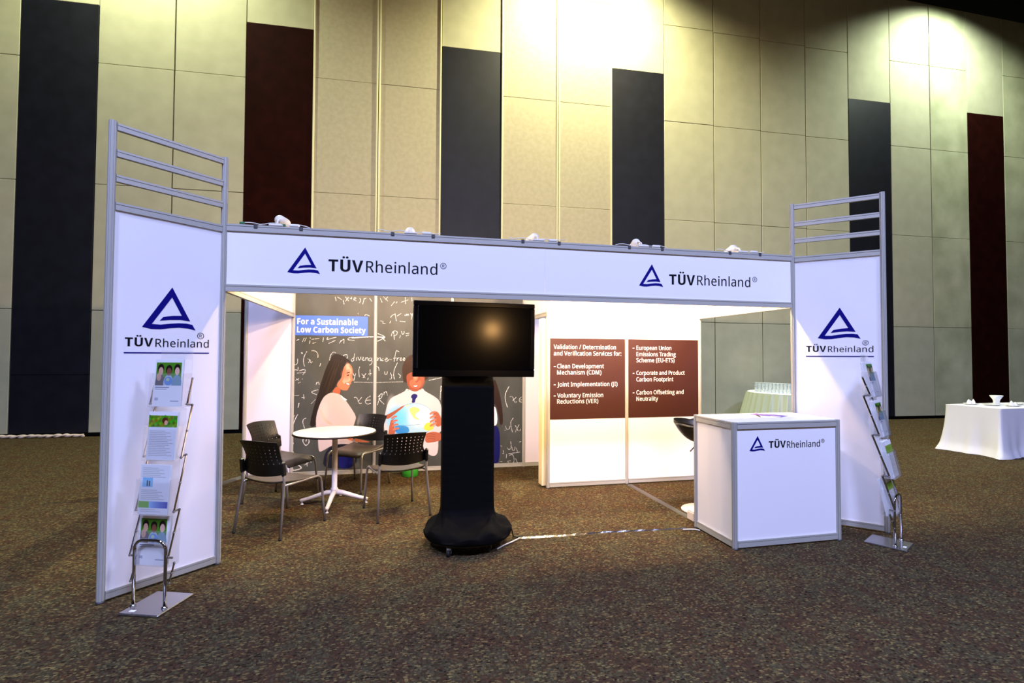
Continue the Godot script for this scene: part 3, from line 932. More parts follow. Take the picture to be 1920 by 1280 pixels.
	blot(img, Color(0.09, 0.1, 0.15), [46.72, 37.68, 59.56, 39.94, 79.12, 37.92, 80.52, 30.40, 76.89, 7.49, 36.90, 9.26, 39.17, 28.56])
	blot(img, Color(0.05, 0.06, 0.35), [57.12, 29.23, 72.68, 30.01, 74.27, 8.28, 56.11, 8.41])
	for k in 9:
		chalk_hair(img, k)
	blot(img, Color(0.66, 0.36, 0.24), [52.91, 113.71, 57.83, 109.00, 56.70, 102.66, 53.09, 100.58, 46.57, 105.74])
	blot(img, Color(0.74, 0.44, 0.31), [65.52, 142.14, 69.62, 140.86, 72.15, 134.46, 72.71, 129.33, 71.20, 125.92, 72.99, 120.37, 70.07, 118.68, 70.59, 116.54, 68.81, 114.68, 68.52, 112.30, 67.15, 110.61, 65.97, 107.65, 61.09, 107.70, 57.42, 109.01, 52.92, 113.29, 53.67, 117.52, 58.44, 123.43, 59.95, 131.92, 61.49, 138.73])
	blot(img, Color(0.84, 0.60, 0.48), [65.57, 137.88, 70.50, 136.17, 70.99, 129.34, 68.18, 125.94, 69.88, 120.81, 66.64, 118.28, 61.79, 115.76, 59.32, 118.33, 61.67, 125.11, 62.38, 132.77])
	veil(img, Color(0.72, 0.40, 0.29), Vector2(63.5, 129.0), 7.0, 9.0, 0.7)
	veil(img, Color(0.90, 0.72, 0.62), Vector2(65.5, 139.0), 3.4, 6.0, 0.7)
	blot(img, Color(0.25, 0.14, 0.1), [64.45, 130.21, 68.10, 131.90, 68.93, 130.62, 64.87, 129.19])
	blot(img, Color(0.2, 0.1, 0.08), [64.90, 127.23, 67.74, 128.07, 68.00, 126.79, 65.32, 125.95])
	blot(img, Color(0.72, 0.28, 0.24), [62.98, 117.88, 69.11, 116.56, 67.52, 113.59, 63.83, 115.32])
	blot(img, Color(0.97, 0.94, 0.9), [64.21, 117.19, 68.71, 116.30, 67.35, 114.44, 64.64, 115.57])
	blot(img, Color(0.77, 0.70, 0.685), [37.83, 100.78, 46.41, 105.74, 56.78, 102.91, 61.37, 98.78, 70.33, 85.73, 77.35, 74.02, 75.48, 66.58, 73.59, 61.19, 77.64, 50.88, 79.71, 42.66, 79.12, 37.92, 59.56, 39.94, 46.72, 37.68, 36.59, 31.33, 32.15, 30.49, 31.01, 48.25, 28.52, 62.37, 28.36, 73.08, 30.14, 81.75, 33.17, 91.77])
	blot(img, Color(0.86, 0.66, 0.58), [32.61, 86.40, 37.19, 78.26, 41.12, 71.45, 49.56, 64.51, 45.07, 63.95, 37.32, 69.52, 33.37, 78.33])
	blot(img, Color(0.97, 0.96, 0.95), [57.10, 102.65, 61.21, 98.78, 66.54, 95.31, 62.07, 94.78, 58.76, 99.66])
	blot(img, Color(0.78, 0.45, 0.32), [62.69, 47.94, 72.46, 46.96, 93.56, 41.87, 94.24, 40.14, 79.08, 41.32, 69.25, 43.68])
	veil(img, Color(0.90, 0.76, 0.70), Vector2(38.0, 80.0), 7.0, 16.0, 0.6)
	blot(img, Color(0.2, 0.13, 0.09), [134.13, 138.19, 138.43, 148.02, 145.61, 154.62, 160.21, 154.70, 167.64, 146.46, 169.40, 133.22, 168.68, 122.48, 163.40, 119.21, 140.36, 116.90, 136.34, 117.74, 134.65, 126.74])
	blot(img, Color(0.52, 0.27, 0.18), [140.64, 128.36, 139.65, 123.45, 140.77, 116.08, 142.84, 110.33, 146.91, 106.20, 151.36, 104.35, 155.80, 105.69, 159.83, 109.35, 162.38, 115.09, 163.54, 121.68, 162.91, 128.28, 152.29, 133.25])
	blot(img, Color(0.64, 0.37, 0.26), [144.35, 120.15, 149.17, 121.76, 152.46, 115.99, 157.28, 120.89, 159.74, 118.41, 158.99, 111.83, 154.15, 108.58, 147.68, 109.47, 143.60, 114.42])
	veil(img, Color(0.55, 0.30, 0.20), Vector2(150.5, 108.5), 9.0, 4.0, 0.6)
	veil(img, Color(0.60, 0.34, 0.24), Vector2(160.0, 120.0), 5.0, 10.0, 0.6)
	veil(img, Color(0.90, 0.62, 0.48), Vector2(151.5, 124.0), 4.0, 6.0, 0.7)
	blot(img, Color(0.66, 0.28, 0.24), [147.23, 113.98, 151.28, 113.13, 156.13, 114.32, 154.13, 110.64, 150.09, 110.26])
	blot(img, Color(0.96, 0.93, 0.9), [148.61, 113.39, 151.28, 112.88, 154.76, 113.51, 153.31, 111.71, 150.08, 111.58])
	blot(img, Color(0.76, 0.72, 0.71), [139.93, 109.92, 151.40, 104.08, 161.31, 110.07, 163.43, 105.84, 175.36, 99.36, 182.92, 93.61, 186.32, 83.66, 188.40, 53.95, 182.10, 49.90, 182.34, 23.18, 175.38, 18.53, 163.48, 26.68, 139.44, 24.79, 122.21, 49.56, 112.76, 51.91, 112.00, 60.18, 112.51, 73.95, 115.97, 89.75, 120.60, 97.57, 130.93, 102.29, 138.60, 106.10])
	blot(img, Color(0.09, 0.09, 0.36), [146.95, 101.28, 150.57, 102.47, 154.39, 101.03, 154.26, 97.91, 151.86, 95.48, 151.26, 90.57, 146.66, 90.40, 147.98, 95.95, 145.78, 97.61])
	veil(img, Color(0.84, 0.80, 0.80), Vector2(121.0, 88.0), 7.0, 16.0, 0.5)
	disc(img, Color(0.36, 0.54, 0.66), Vector2(150.0, 68.0), 26.9, 22.1)
	disc(img, Color(0.60, 0.74, 0.80), Vector2(150.2, 68.2), 26.2, 21.5)
	veil(img, Color(0.86, 0.90, 0.90), Vector2(157.0, 72.0), 18.0, 16.0, 0.8)
	veil(img, Color(0.35, 0.72, 0.92), Vector2(128.0, 70.0), 17.0, 22.0, 0.9)
	disc_edge(img)
	blot(img, Color(0.80, 0.76, 0.44), [143.12, 82.54, 149.53, 85.69, 158.46, 82.25, 156.07, 78.20, 152.84, 77.44, 151.27, 72.56, 156.97, 69.16, 156.17, 67.54, 149.68, 70.15, 146.40, 75.94])
	blot(img, Color(0.80, 0.74, 0.26), [165.95, 64.03, 173.31, 63.85, 176.62, 59.65, 174.21, 53.95, 166.05, 53.35, 161.95, 56.74])
	blot(img, Color(0.78, 0.85, 0.45), [137.46, 86.72, 144.66, 89.04, 143.87, 87.42, 139.07, 85.87])
	blot(img, Color(0.20, 0.50, 0.72), [124.99, 61.38, 142.54, 60.52, 145.03, 52.31, 135.46, 49.33, 126.67, 52.02])
	veil(img, Color(0.16, 0.46, 0.72), Vector2(133.0, 54.0), 9.0, 6.0, 0.7)
	chalk_line(img)
	blot(img, Color(0.58, 0.31, 0.21), [112.60, 74.21, 119.27, 77.31, 125.57, 80.83, 135.86, 87.15, 138.26, 86.70, 127.19, 77.55, 116.99, 69.26, 112.24, 71.80])
	blot(img, Color(0.62, 0.33, 0.24), [120.55, 69.18, 123.71, 69.11, 124.19, 61.81, 126.26, 53.65, 125.51, 49.62, 117.22, 49.06, 118.29, 58.72])
	blot(img, Color(0.62, 0.34, 0.24), [174.82, 77.82, 180.56, 78.95, 186.00, 70.16, 186.50, 59.39, 179.92, 57.91, 177.82, 63.74, 176.51, 72.02])
	blot(img, Color(0.62, 0.34, 0.24), [165.27, 50.09, 175.87, 52.25, 186.58, 49.47, 186.66, 40.39, 177.63, 38.21, 164.58, 37.00])
	for k in 4:       # fingers round the globe
		pen(img, Color(0.70, 0.43, 0.32), 2.6, [177.0 + k * 0.6, 78.0 - k * 5.0, 173.5 + k * 0.4, 77.0 - k * 5.2, 171.6 + k * 0.2, 75.5 - k * 5.2])
		pen(img, Color(0.40, 0.19, 0.13), 0.5, [178.0 + k * 0.6, 75.6 - k * 5.0, 174.0 + k * 0.4, 74.6 - k * 5.2])
		pen(img, Color(0.68, 0.40, 0.30), 2.4, [122.0 + k * 0.7, 71.0 - k * 5.0, 125.0 + k * 0.9, 73.0 - k * 5.2, 127.4 + k * 0.9, 73.2 - k * 5.2])
		pen(img, Color(0.38, 0.18, 0.12), 0.5, [122.5 + k * 0.7, 69.0 - k * 5.0, 126.0 + k * 0.9, 70.8 - k * 5.2])
	for k in 3:
		pen(img, Color(0.42, 0.21, 0.15), 0.5, [166.0 + k, 49.0 - k * 3.4, 172.0, 49.6 - k * 3.2, 178.0, 48.0 - k * 3.0])
	pen(img, Color(0.42, 0.20, 0.14), 0.5, [143.0, 110.0, 142.6, 106.5])
	pen(img, Color(0.42, 0.20, 0.14), 0.5, [158.0, 110.5, 158.6, 107.0])
	pen(img, Color(0.55, 0.30, 0.20), 0.6, [71.4, 128.5, 70.6, 127.4, 69.0, 127.6])
	for k in 7:       # hair falling over the shoulder
		pen(img, Color(0.11, 0.08, 0.06) if k % 2 == 0 else Color(0.22, 0.15, 0.10), 0.7, [57.0 - k * 1.2, 147.0, 53.0 - k * 2.0, 128.0, 48.0 - k * 2.0, 112.0])
	img.generate_mipmaps()
	return img

func chalk_hair(img: Image, k: int):      # lighter strands down the hair
	var pts := []
	for j in 14:
		var t := j / 13.0
		pts.append(mpx(Vector2(lerpf(58.0 - k * 1.4, 36.0 - k * 0.8, pow(t, 0.8)) + sin(t * 5.0 + k) * 0.6, lerpf(146.0 - k * 2.0, 88.0 - k * 5.0, t))))
	for j in 13:
		for q in 6:
			var p: Vector2 = pts[j].lerp(pts[j + 1], q / 6.0)
			put(img, int(p.x), int(p.y), 2, 6, Color(0.27, 0.19, 0.12) if k % 2 == 0 else Color(0.13, 0.09, 0.07))

func disc_edge(img: Image):
	for k in 60:
		var a := PI * 0.55 + PI * 0.9 * k / 60.0
		var p := mpx(Vector2(150.0 + cos(a) * 26.6, 68.0 + sin(a) * 21.8))
		put(img, int(p.x), int(p.y), 5, 5, Color(0.36, 0.66, 0.86))

func chalk_line(img: Image):              # the globe's equator
	for k in 120:
		var p := mpx(Vector2(124.0 + k * 0.28, 62.0 - sin(k / 120.0 * PI) * 0.6))
		put(img, int(p.x), int(p.y), 3, 2, Color(0.25, 0.42, 0.50))

# ---------------------------------------------------------------- arm spotlights on the fascia
func arm_spot(x: float, look: Vector3, label: String, tip: float, strength := 1.0, spill := 1.0):
	var t := thing("arm_spotlight", label, "spotlight", Vector3(x, 2.503, 0), 0.0, "arm spotlights clipped to the fascia")
	var c := MB.new()
	c.box(Vector3(0, 0.008, -0.005), Vector3(0.10, 0.016, 0.05), 0.004)
	c.box(Vector3(0, -0.02, -0.024), Vector3(0.04, 0.05, 0.012), 0.003)
	obj("clamp", c, M.lamp_white, t)
	for s in [-1.0, 1.0]:
		var h := MB.new()
		h.box(Vector3(s * 0.16 + 0.02, 0.001, 0.001), Vector3(0.026, 0.008, 0.042), 0.002)
		h.box(Vector3(s * 0.16 + 0.02, -0.012, 0.018), Vector3(0.026, 0.026, 0.006), 0.002)
		obj("hook", h, M.alu_dark, t)
	var cable := MB.new(true)
	var path := []
	for k in 15:
		var u := k / 14.0
		path.append(Vector3(lerpf(-0.26, 0.24, u), 0.008 + absf(sin(u * 9.0 + x)) * 0.016, -0.004 - 0.012 * sin(u * 7.0 + x * 2.0)))
	cable.tube(path, 0.0035, 6)
	obj("cable", cable, M.cord_white, t)
	var plug := MB.new()
	plug.box(Vector3(0.13, 0.014, -0.006), Vector3(0.075, 0.024, 0.030), 0.007)
	obj("plug_box", plug, M.lamp_white, t)
	if x < 1.0:
		for gx in [-0.235, 0.05]:
			var gc := MB.new()
			gc.box(Vector3(gx, 0.010, 0.008), Vector3(0.036, 0.020, 0.016), 0.004)
			obj("green_connector", gc, M.clip_green, t)
	var a := MB.new(true)
	a.tube([Vector3(0, 0.012, -0.02), Vector3(0, 0.05, -0.045), Vector3(0, 0.065 + tip * 0.4, -0.10), Vector3(0, 0.055 + tip, -0.16)], 0.008, 8)
	obj("arm", a, M.lamp_white, t)
	var d := (look - Vector3(x, 2.56, -0.17)).normalized()
	var bs := Basis.looking_at(d, Vector3.UP) * Basis(Vector3.RIGHT, -PI / 2.0)       # the shade's own y runs along the beam
	var at := Vector3(0, 0.045 + tip, -0.15)
	var h2 := MB.new(true)
	h2.lathe([Vector2(0.0, -0.052), Vector2(0.024, -0.048), Vector2(0.038, -0.03), Vector2(0.043, 0.0), Vector2(0.054, 0.05), Vector2(0.056, 0.066), Vector2(0.051, 0.066), Vector2(0.040, 0.01), Vector2(0.0, 0.0)], at, 24, bs)
	obj("shade", h2, M.lamp_white, t)
	var b := MB.new(true)
	b.lathe([Vector2(0.0, 0.026), Vector2(0.018, 0.028), Vector2(0.034, 0.044), Vector2(0.040, 0.060), Vector2(0.030, 0.076), Vector2(0.0, 0.084)], at, 18, bs)
	obj("bulb", b, glow(LAMP_COLOR, 8.0), t)
	var sp := SpotLight3D.new()
	sp.name = "beam_light"
	sp.light_color = LAMP_COLOR
	sp.light_energy = LAMP_E * strength
	sp.spot_angle = 62.0
	sp.spot_angle_attenuation = 1.0
	sp.spot_range = 30.0
	sp.spot_attenuation = 2.0
	sp.light_size = 0.035
	sp.shadow_enabled = true
	t.add_child(sp)
	sp.position = at + bs.y * 0.10
	sp.basis = Basis.looking_at(d, Vector3.UP)
	var om := OmniLight3D.new()
	om.name = "spill_light"
	om.light_color = LAMP_COLOR
	om.light_energy = SPILL_E * spill
	om.omni_range = 30.0
	om.omni_attenuation = 2.0
	om.light_size = 0.02
	om.shadow_enabled = true
	t.add_child(om)
	om.position = at + bs.y * 0.060

func build_lamps():
	arm_spot(0.36, Vector3(0.7, 2.15, BACK_Z), "white arm spotlight on the fascia nearest the round table's wing, its head standing highest", 0.035)
	arm_spot(1.363, Vector3(1.5, 2.0, BACK_Z), "white arm spotlight on the fascia above the black screen", 0.0, 1.0, 1.5)
	arm_spot(2.43, Vector3(2.3, 1.9, BACK_Z), "white arm spotlight at the middle of the fascia, over the seam of its two boards", 0.012, 1.0, 1.5)
	arm_spot(3.40, Vector3(3.6, 1.6, CLOSET_Z), "white arm spotlight on the fascia above the emblem nearer the counter", 0.012, 2.2)
	arm_spot(4.41, Vector3(4.3, 1.6, CLOSET_Z), "white arm spotlight on the fascia, the one next to the wing behind the counter", 0.010, 2.2)

# ---------------------------------------------------------------- counter
func build_counter():
	var w := 0.988
	var d := 0.528
	var t := thing("counter", "white exhibition counter with aluminium edges, blue emblem and name on its front", "counter", Vector3(3.9035, 0, 0.554))
	for p in [Vector2(0, 0), Vector2(w, 0), Vector2(0, -d), Vector2(w, -d)]:
		post(t, p.x, p.y, 1.006)
	var e := 0.021
	for y in [0.978, 0.04]:
		rail(t, Vector3(e, y, 0), Vector3(w - e, y, 0), 0.052)
		rail(t, Vector3(e, y, -d), Vector3(w - e, y, -d), 0.052)
		rail(t, Vector3(0, y, -e), Vector3(0, y, -d + e), 0.052)
		rail(t, Vector3(w, y, -e), Vector3(w, y, -d + e), 0.052)
	board(t, Vector3(e, 0, 0), Vector3(w - e, 0, 0), 0.06, 0.955, M.white, "front_board")
	board(t, Vector3(0, 0, -e), Vector3(0, 0, -d + e), 0.06, 0.955, M.white, "side_board")
	board(t, Vector3(w, 0, -e), Vector3(w, 0, -d + e), 0.06, 0.955, M.white, "side_board")
	var top := MB.new()
	top.box(Vector3(w * 0.5, 1.004, -d * 0.5), Vector3(w - 0.012, 0.012, d - 0.012), 0.003)
	obj("worktop", top, M.laminate, t)
	var bs := Transform3D(Basis.IDENTITY, Vector3(0, 0, 0.0032))
	emblem(t, bs, 0.138, 0.769, 0.142, 0.122)
	words(t, "TÜV", bs, 0.318, 0.478, 0.791, 0.054, M.ink, true)
	words(t, "Rheinland", bs, 0.490, 0.812, 0.786, 0.054, M.ink)
	ring_mark(t, bs, 0.840, 0.833, 0.032, M.ink)
	# leaflet and pen on the top
	var l := thing("leaflet", "printed violet leaflet lying on the white counter top", "leaflet", Vector3(4.50, 1.0105, 0.22), -1.05)
	var lm := MB.new()
	lm.box(Vector3(0, 0.001, 0), Vector3(0.30, 0.002, 0.20), 0.0)
	obj("sheet", lm, M.paper, l)
	var im := Image.create(64, 48, false, Image.FORMAT_RGB8)
	im.fill(Color(0.42, 0.38, 0.72))
	for y in 48:
		for x in 64:
			var f := clampf((x + y * 0.7) / 98.0, 0.0, 1.0)
			im.set_pixel(x, y, Color(0.62, 0.42, 0.62).lerp(Color(0.25, 0.26, 0.66), f))
	im.fill_rect(Rect2i(4, 6, 26, 3), Color.WHITE)
	im.fill_rect(Rect2i(4, 12, 18, 2), Color.WHITE)
	im.fill_rect(Rect2i(40, 32, 18, 9), Color(0.86, 0.84, 0.90))
	var pm := mat(Color.WHITE, 0.4)
	pm.albedo_texture = ImageTexture.create_from_image(im)
	var q := MB.new()
	q.quad_uv(Vector3(-0.14, 0.0023, 0.09), Vector3(0.14, 0.0023, 0.09), Vector3(0.14, 0.0023, -0.09), Vector3(-0.14, 0.0023, -0.09))
	obj("picture_print", q, pm, l)
	var pen := MB.new(true)
	pen.tube([Vector3(-0.07, 0.005, 0), Vector3(-0.062, 0.005, 0), Vector3(0.05, 0.005, 0), Vector3(0.066, 0.005, 0)], [0.002, 0.0045, 0.0045, 0.001], 10)
	var po := obj("pen", pen, M.cord_black)
	po.position = Vector3(4.36, 1.0103, 0.26)
	po.rotation.y = 1.15
	tag(po, "dark pen lying beside the violet leaflet on the counter top", "pen")

# ---------------------------------------------------------------- screen and its draped stand
func build_screen():
	var st := thing("screen_stand", "tall stand wrapped in black cloth with a castor base, under the flat screen", "stand", Vector3(1.845, 0, -0.05))
	var cl := MB.new(true)
	var prof := [[1.52, 0.205, 0.060, -0.045, 9.0], [1.36, 0.207, 0.062, -0.045, 9.0], [1.28, 0.211, 0.089, -0.02, 9.0], [0.95, 0.214, 0.092, -0.02, 9.0], [0.70, 0.214, 0.092, -0.02, 8.0], [0.45, 0.214, 0.094, -0.02, 8.0], [0.34, 0.215, 0.096, -0.02, 8.0], [0.275, 0.217, 0.10, -0.02, 8.0], [0.235, 0.222, 0.115, -0.015, 6.0], [0.208, 0.236, 0.15, -0.005, 4.4], [0.190, 0.262, 0.195, 0.008, 3.3], [0.176, 0.295, 0.25, 0.016, 2.7], [0.164, 0.324, 0.295, 0.02, 2.3], [0.150, 0.344, 0.325, 0.02, 2.15], [0.130, 0.354, 0.340, 0.02, 2.1], [0.105, 0.354, 0.342, 0.02, 2.1], [0.090, 0.348, 0.335, 0.02, 2.1], [0.084, 0.31, 0.30, 0.02, 2.1]]
	var n := 96
	var rings := []
	for k in prof.size():
		var p: Array = prof[k]
		var ring := []
		for j in n:
			var a := TAU * j / n
			var c := cos(a); var s := sin(a)
			var e: float = 2.0 / p[4]
			var x: float = signf(c) * pow(absf(c), e) * p[1]
			var z: float = signf(s) * pow(absf(s), e) * p[2]
			var y: float = p[0]
			var low := clampf((0.30 - y) / 0.09, 0.0, 1.0) * clampf((y - 0.08) / 0.04, 0.0, 1.0)
			var w := low * (0.016 * sin(a * 5.0 + y * 44.0 + 0.8) + 0.010 * sin(a * 9.0 - y * 60.0) + 0.005 * sin(a * 17.0 + 1.3 + y * 30.0))
			var col := 0.0012 * sin(y * 61.0 + x * 16.0) + 0.001 * sin(y * 97.0 - x * 25.0)
			ring.append(Vector3(x * (1.0 + w * 0.9), y + w * 0.8, z * (1.0 + w * 0.9) + p[3] + (col if y > 0.3 else 0.0)))
		rings.append(ring)
	for k in prof.size() - 1:
		var subs := 14 if k < 5 else 3
		for q in subs:
			var t0 := float(q) / subs; var t1 := float(q + 1) / subs
			for j in n:
				var m := (j + 1) % n
				var f := func(jj: int, t: float) -> Vector3:
					var v: Vector3 = rings[k][jj].lerp(rings[k + 1][jj], t)
					if k < 6: v.z += 0.0013 * sin(v.y * 93.0 + v.x * 14.0 + 2.0 * sin(v.x * 9.0)) * (1.0 if v.z > -0.02 else -1.0)
					return v
				cl.quad(f.call(j, t0), f.call(j, t1), f.call(m, t1), f.call(m, t0))
	obj("black_cover", cl, M.cloth_black, st)
	var bp := MB.new(true)
	var el := []
	for j in 40: el.append(Vector2(cos(TAU * j / 40.0) * 0.335, sin(TAU * j / 40.0) * 0.315))
	bp.smooth(false)
	bp.prism(el, Vector3(0, 0.072, 0.02), Vector3(0, 0.095, 0.02), Vector3(1, 0, 0), Vector3(0, 0, -1))
	obj("base_plate", bp, M.plastic_black, st)
	for p in [Vector2(-0.178, 0.27), Vector2(0.139, 0.235), Vector2(-0.17, -0.20), Vector2(0.15, -0.22)]:
		var wh := MB.new(true)
		wh.lathe([Vector2(0.0, -0.010), Vector2(0.022, -0.010), Vector2(0.026, -0.006), Vector2(0.026, 0.006), Vector2(0.022, 0.010), Vector2(0.0, 0.010)], Vector3(p.x, 0.0265, p.y + 0.008), 18, Basis(Vector3.FORWARD, PI / 2.0) * Basis(Vector3.RIGHT, 0.5))
		var wo := obj("castor", wh, M.rubber, st)
		var fk := MB.new()
		fk.box(Vector3(p.x, 0.058, p.y), Vector3(0.034, 0.016, 0.04), 0.003)
		fk.box(Vector3(p.x - 0.016, 0.042, p.y + 0.004), Vector3(0.004, 0.034, 0.026), 0.001)
		fk.box(Vector3(p.x + 0.016, 0.042, p.y + 0.004), Vector3(0.004, 0.034, 0.026), 0.001)
		obj("fork", fk, M.steel, wo)
	# the flat screen, hung on the stand
	var tv := thing("television", "large switched off flat screen with glossy black frame on the draped stand", "television", Vector3(1.881, 1.659, 0.075))
	tv.rotation.z = -0.008
	var W := 0.99
	var H := 0.602
	var b := MB.new()
	b.box(Vector3(0, 0, -0.034), Vector3(W - 0.03, H - 0.03, 0.05), 0.016)
	b.box(Vector3(0, -0.02, -0.068), Vector3(0.56, 0.40, 0.03), 0.01)
	obj("rear_case", b, M.cord_black, tv)
	var fr := MB.new()
	fr.box(Vector3(0, H * 0.5 - 0.02, 0), Vector3(W, 0.04, 0.03), 0.006)
	fr.box(Vector3(0, -H * 0.5 + 0.03, 0), Vector3(W, 0.06, 0.03), 0.006)
	fr.box(Vector3(-W * 0.5 + 0.0205, 0.01, 0), Vector3(0.041, H - 0.10, 0.03), 0.006)
	fr.box(Vector3(W * 0.5 - 0.0205, 0.01, 0), Vector3(0.041, H - 0.10, 0.03), 0.006)
	obj("frame", fr, M.tv_case, tv)
	var sc := MB.new()
	sc.box(Vector3(0, 0.01, 0.004), Vector3(W - 0.08, H - 0.098, 0.012), 0.001)
	obj("glass_screen", sc, M.tv_screen, tv)
	var br := MB.new()
	br.box(Vector3(-0.02, 0.0, -0.078), Vector3(0.24, 0.22, 0.010), 0.002)
	obj("bracket", br, M.alu_dark, tv)
	# power lead, taped down between the stand and the counter
	var tp := MB.new()
	var pts := [Vector3(2.275, 0, -0.052), Vector3(2.47, 0, -0.042), Vector3(2.683, 0, -0.026), Vector3(3.026, 0, -0.028), Vector3(3.45, 0, 0.004), Vector3(3.80, 0, 0.030)]
	var wd := [0.018, 0.022, 0.016, 0.007, 0.009, 0.008]
	for k in pts.size() - 1:
		var seg := 14
		for q in seg:
			var u0 := float(q) / seg; var u1 := float(q + 1) / seg
			var a: Vector3 = pts[k].lerp(pts[k + 1], u0); var c: Vector3 = pts[k].lerp(pts[k + 1], u1)
			var w0 := lerpf(wd[k], wd[k + 1], u0); var w1 := lerpf(wd[k], wd[k + 1], u1)
			var h0 := 0.009 + 0.0014 * sin((k + u0) * 17.0); var h1 := 0.009 + 0.0014 * sin((k + u1) * 17.0)
			var up0 := Vector3.UP * h0; var up1 := Vector3.UP * h1
			var n0 := Vector3(0, 0, w0); var n1 := Vector3(0, 0, w1)
			tp.quad(a + n0, c + n1, c + up1, a + up0)
			tp.quad(a + up0, c + up1, c - n1, a - n0)
			tp.quad(a - n0, c - n1, c + n1, a + n0)
	var to := obj("taped_cable", tp, M.tape)
	tag(to, "cable under silver tape running over the carpet from screen stand to counter", "cable")
	var wc := MB.new(true)
	wc.tube([Vector3(2.05, 0.012, 0.18), Vector3(2.12, 0.012, 0.111), Vector3(2.20, 0.012, 0.052), Vector3(2.275, 0.012, -0.01)], 0.0055, 8)
	var wo2 := obj("white_lead", wc, M.cord_white)
	tag(wo2, "short white lead between the stand's round base and the silver tape", "cable")
	var bc := MB.new(true)
	bc.tube([Vector3(2.205, 0.11, -0.02), Vector3(2.222, 0.06, -0.03), Vector3(2.232, 0.02, -0.05), Vector3(2.262, 0.008, -0.062), Vector3(2.32, 0.012, -0.058)], 0.006, 8)
	var bo := obj("black_lead", bc, M.cord_black)
	tag(bo, "thin black lead hanging from the draped stand to the silver tape", "cable")
	var wl := MB.new(true)
	wl.tube([Vector3(3.74, 0.009, 0.07), Vector3(3.80, 0.009, 0.078), Vector3(3.85, 0.009, 0.092), Vector3(3.870, 0.009, 0.125)], 0.006, 8)
	var wlo := obj("white_lead", wl, M.cord_white)
	tag(wlo, "short white lead on the carpet at the foot of the counter's side", "cable")
	var ct := MB.new()
	ct.prism([Vector2(-0.032, 0.0), Vector2(0.032, 0.0), Vector2(0.018, 0.011), Vector2(-0.018, 0.011)], Vector3(3.995, 0.0, -0.06), Vector3(3.99, 0.0, -1.50), Vector3(1, 0, 0), Vector3.UP)
	var cto := obj("cable_cover", ct, M.tunnel)
	tag(cto, "grey floor cable cover running from the poster wall to the counter", "cable cover")
	var ct2 := MB.new()
	ct2.prism([Vector2(-0.045, 0.0), Vector2(0.045, 0.0), Vector2(0.028, 0.016), Vector2(-0.028, 0.016)], Vector3(-0.60, 0.0, -2.84), Vector3(-0.93, 0.0, -2.10), Vector3(0.9, 0, 0.43).normalized(), Vector3.UP)
	var cto2 := obj("cable_cover", ct2, M.tunnel)
	tag(cto2, "short grey cable cover outside the booth at the foot of the plain white panel", "cable cover")
	var pb := thing("power_box", "small white power box on the carpet behind the counter", "power box", Vector3(4.02, 0, -0.165))
	var pm := MB.new(); pm.box(Vector3(0, 0.042, 0), Vector3(0.13, 0.084, 0.11), 0.008)
	obj("body", pm, M.cream_paint, pb)
	var pl := MB.new(); pl.box(Vector3(0, 0.088, 0), Vector3(0.12, 0.010, 0.10), 0.003)
	obj("lid", pl, M.white, pb)

# ---------------------------------------------------------------- round table and chairs
func build_table():
	var t := thing("round_table", "round white table on a single white column with four splayed feet", "table", Vector3(0.655, 0, -1.42))
	var top := MB.new(true)
	top.lathe([Vector2(0.0, 0.722), Vector2(0.40, 0.722), Vector2(0.40, 0.7225), Vector2(0.408, 0.732), Vector2(0.404, 0.7405), Vector2(0.400, 0.742), Vector2(0.0, 0.742)], Vector3.ZERO, 64)
	obj("tabletop", top, M.laminate, t)
	var ed := MB.new(true)
	ed.lathe([Vector2(0.402, 0.7205), Vector2(0.411, 0.7205), Vector2(0.4125, 0.729), Vector2(0.411, 0.738), Vector2(0.402, 0.7395)], Vector3.ZERO, 64)
	ed.lathe([Vector2(0.0, 0.7195), Vector2(0.402, 0.7195)], Vector3.ZERO, 64)
	obj("edge_band", ed, M.table_edge, t)
	var c := MB.new(true)
	c.lathe([Vector2(0.0, 0.10), Vector2(0.034, 0.10), Vector2(0.036, 0.16), Vector2(0.0275, 0.165), Vector2(0.0275, 0.69), Vector2(0.06, 0.70), Vector2(0.06, 0.719), Vector2(0.0, 0.719)], Vector3.ZERO, 24)
	obj("column", c, M.cream_paint, t)
	for k in 4:
		var a := PI * 0.5 * k + 0.10
		var d := Vector3(cos(a), 0, sin(a))
		var l := MB.new(true)
		l.tube([d * 0.02 + Vector3.UP * 0.118, d * 0.08 + Vector3.UP * 0.112, d * 0.24 + Vector3.UP * 0.062, d * 0.318 + Vector3.UP * 0.042, d * 0.338 + Vector3.UP * 0.040], [0.026, 0.025, 0.020, 0.019, 0.013], 12)
		var lo := obj("foot", l, M.cream_paint, t)
		var g := MB.new(true)
		g.lathe([Vector2(0.0, 0.0), Vector2(0.017, 0.0), Vector2(0.017, 0.006), Vector2(0.007, 0.011), Vector2(0.007, 0.026), Vector2(0.0, 0.026)], d * 0.318, 16)
		obj("glide", g, M.white, lo)

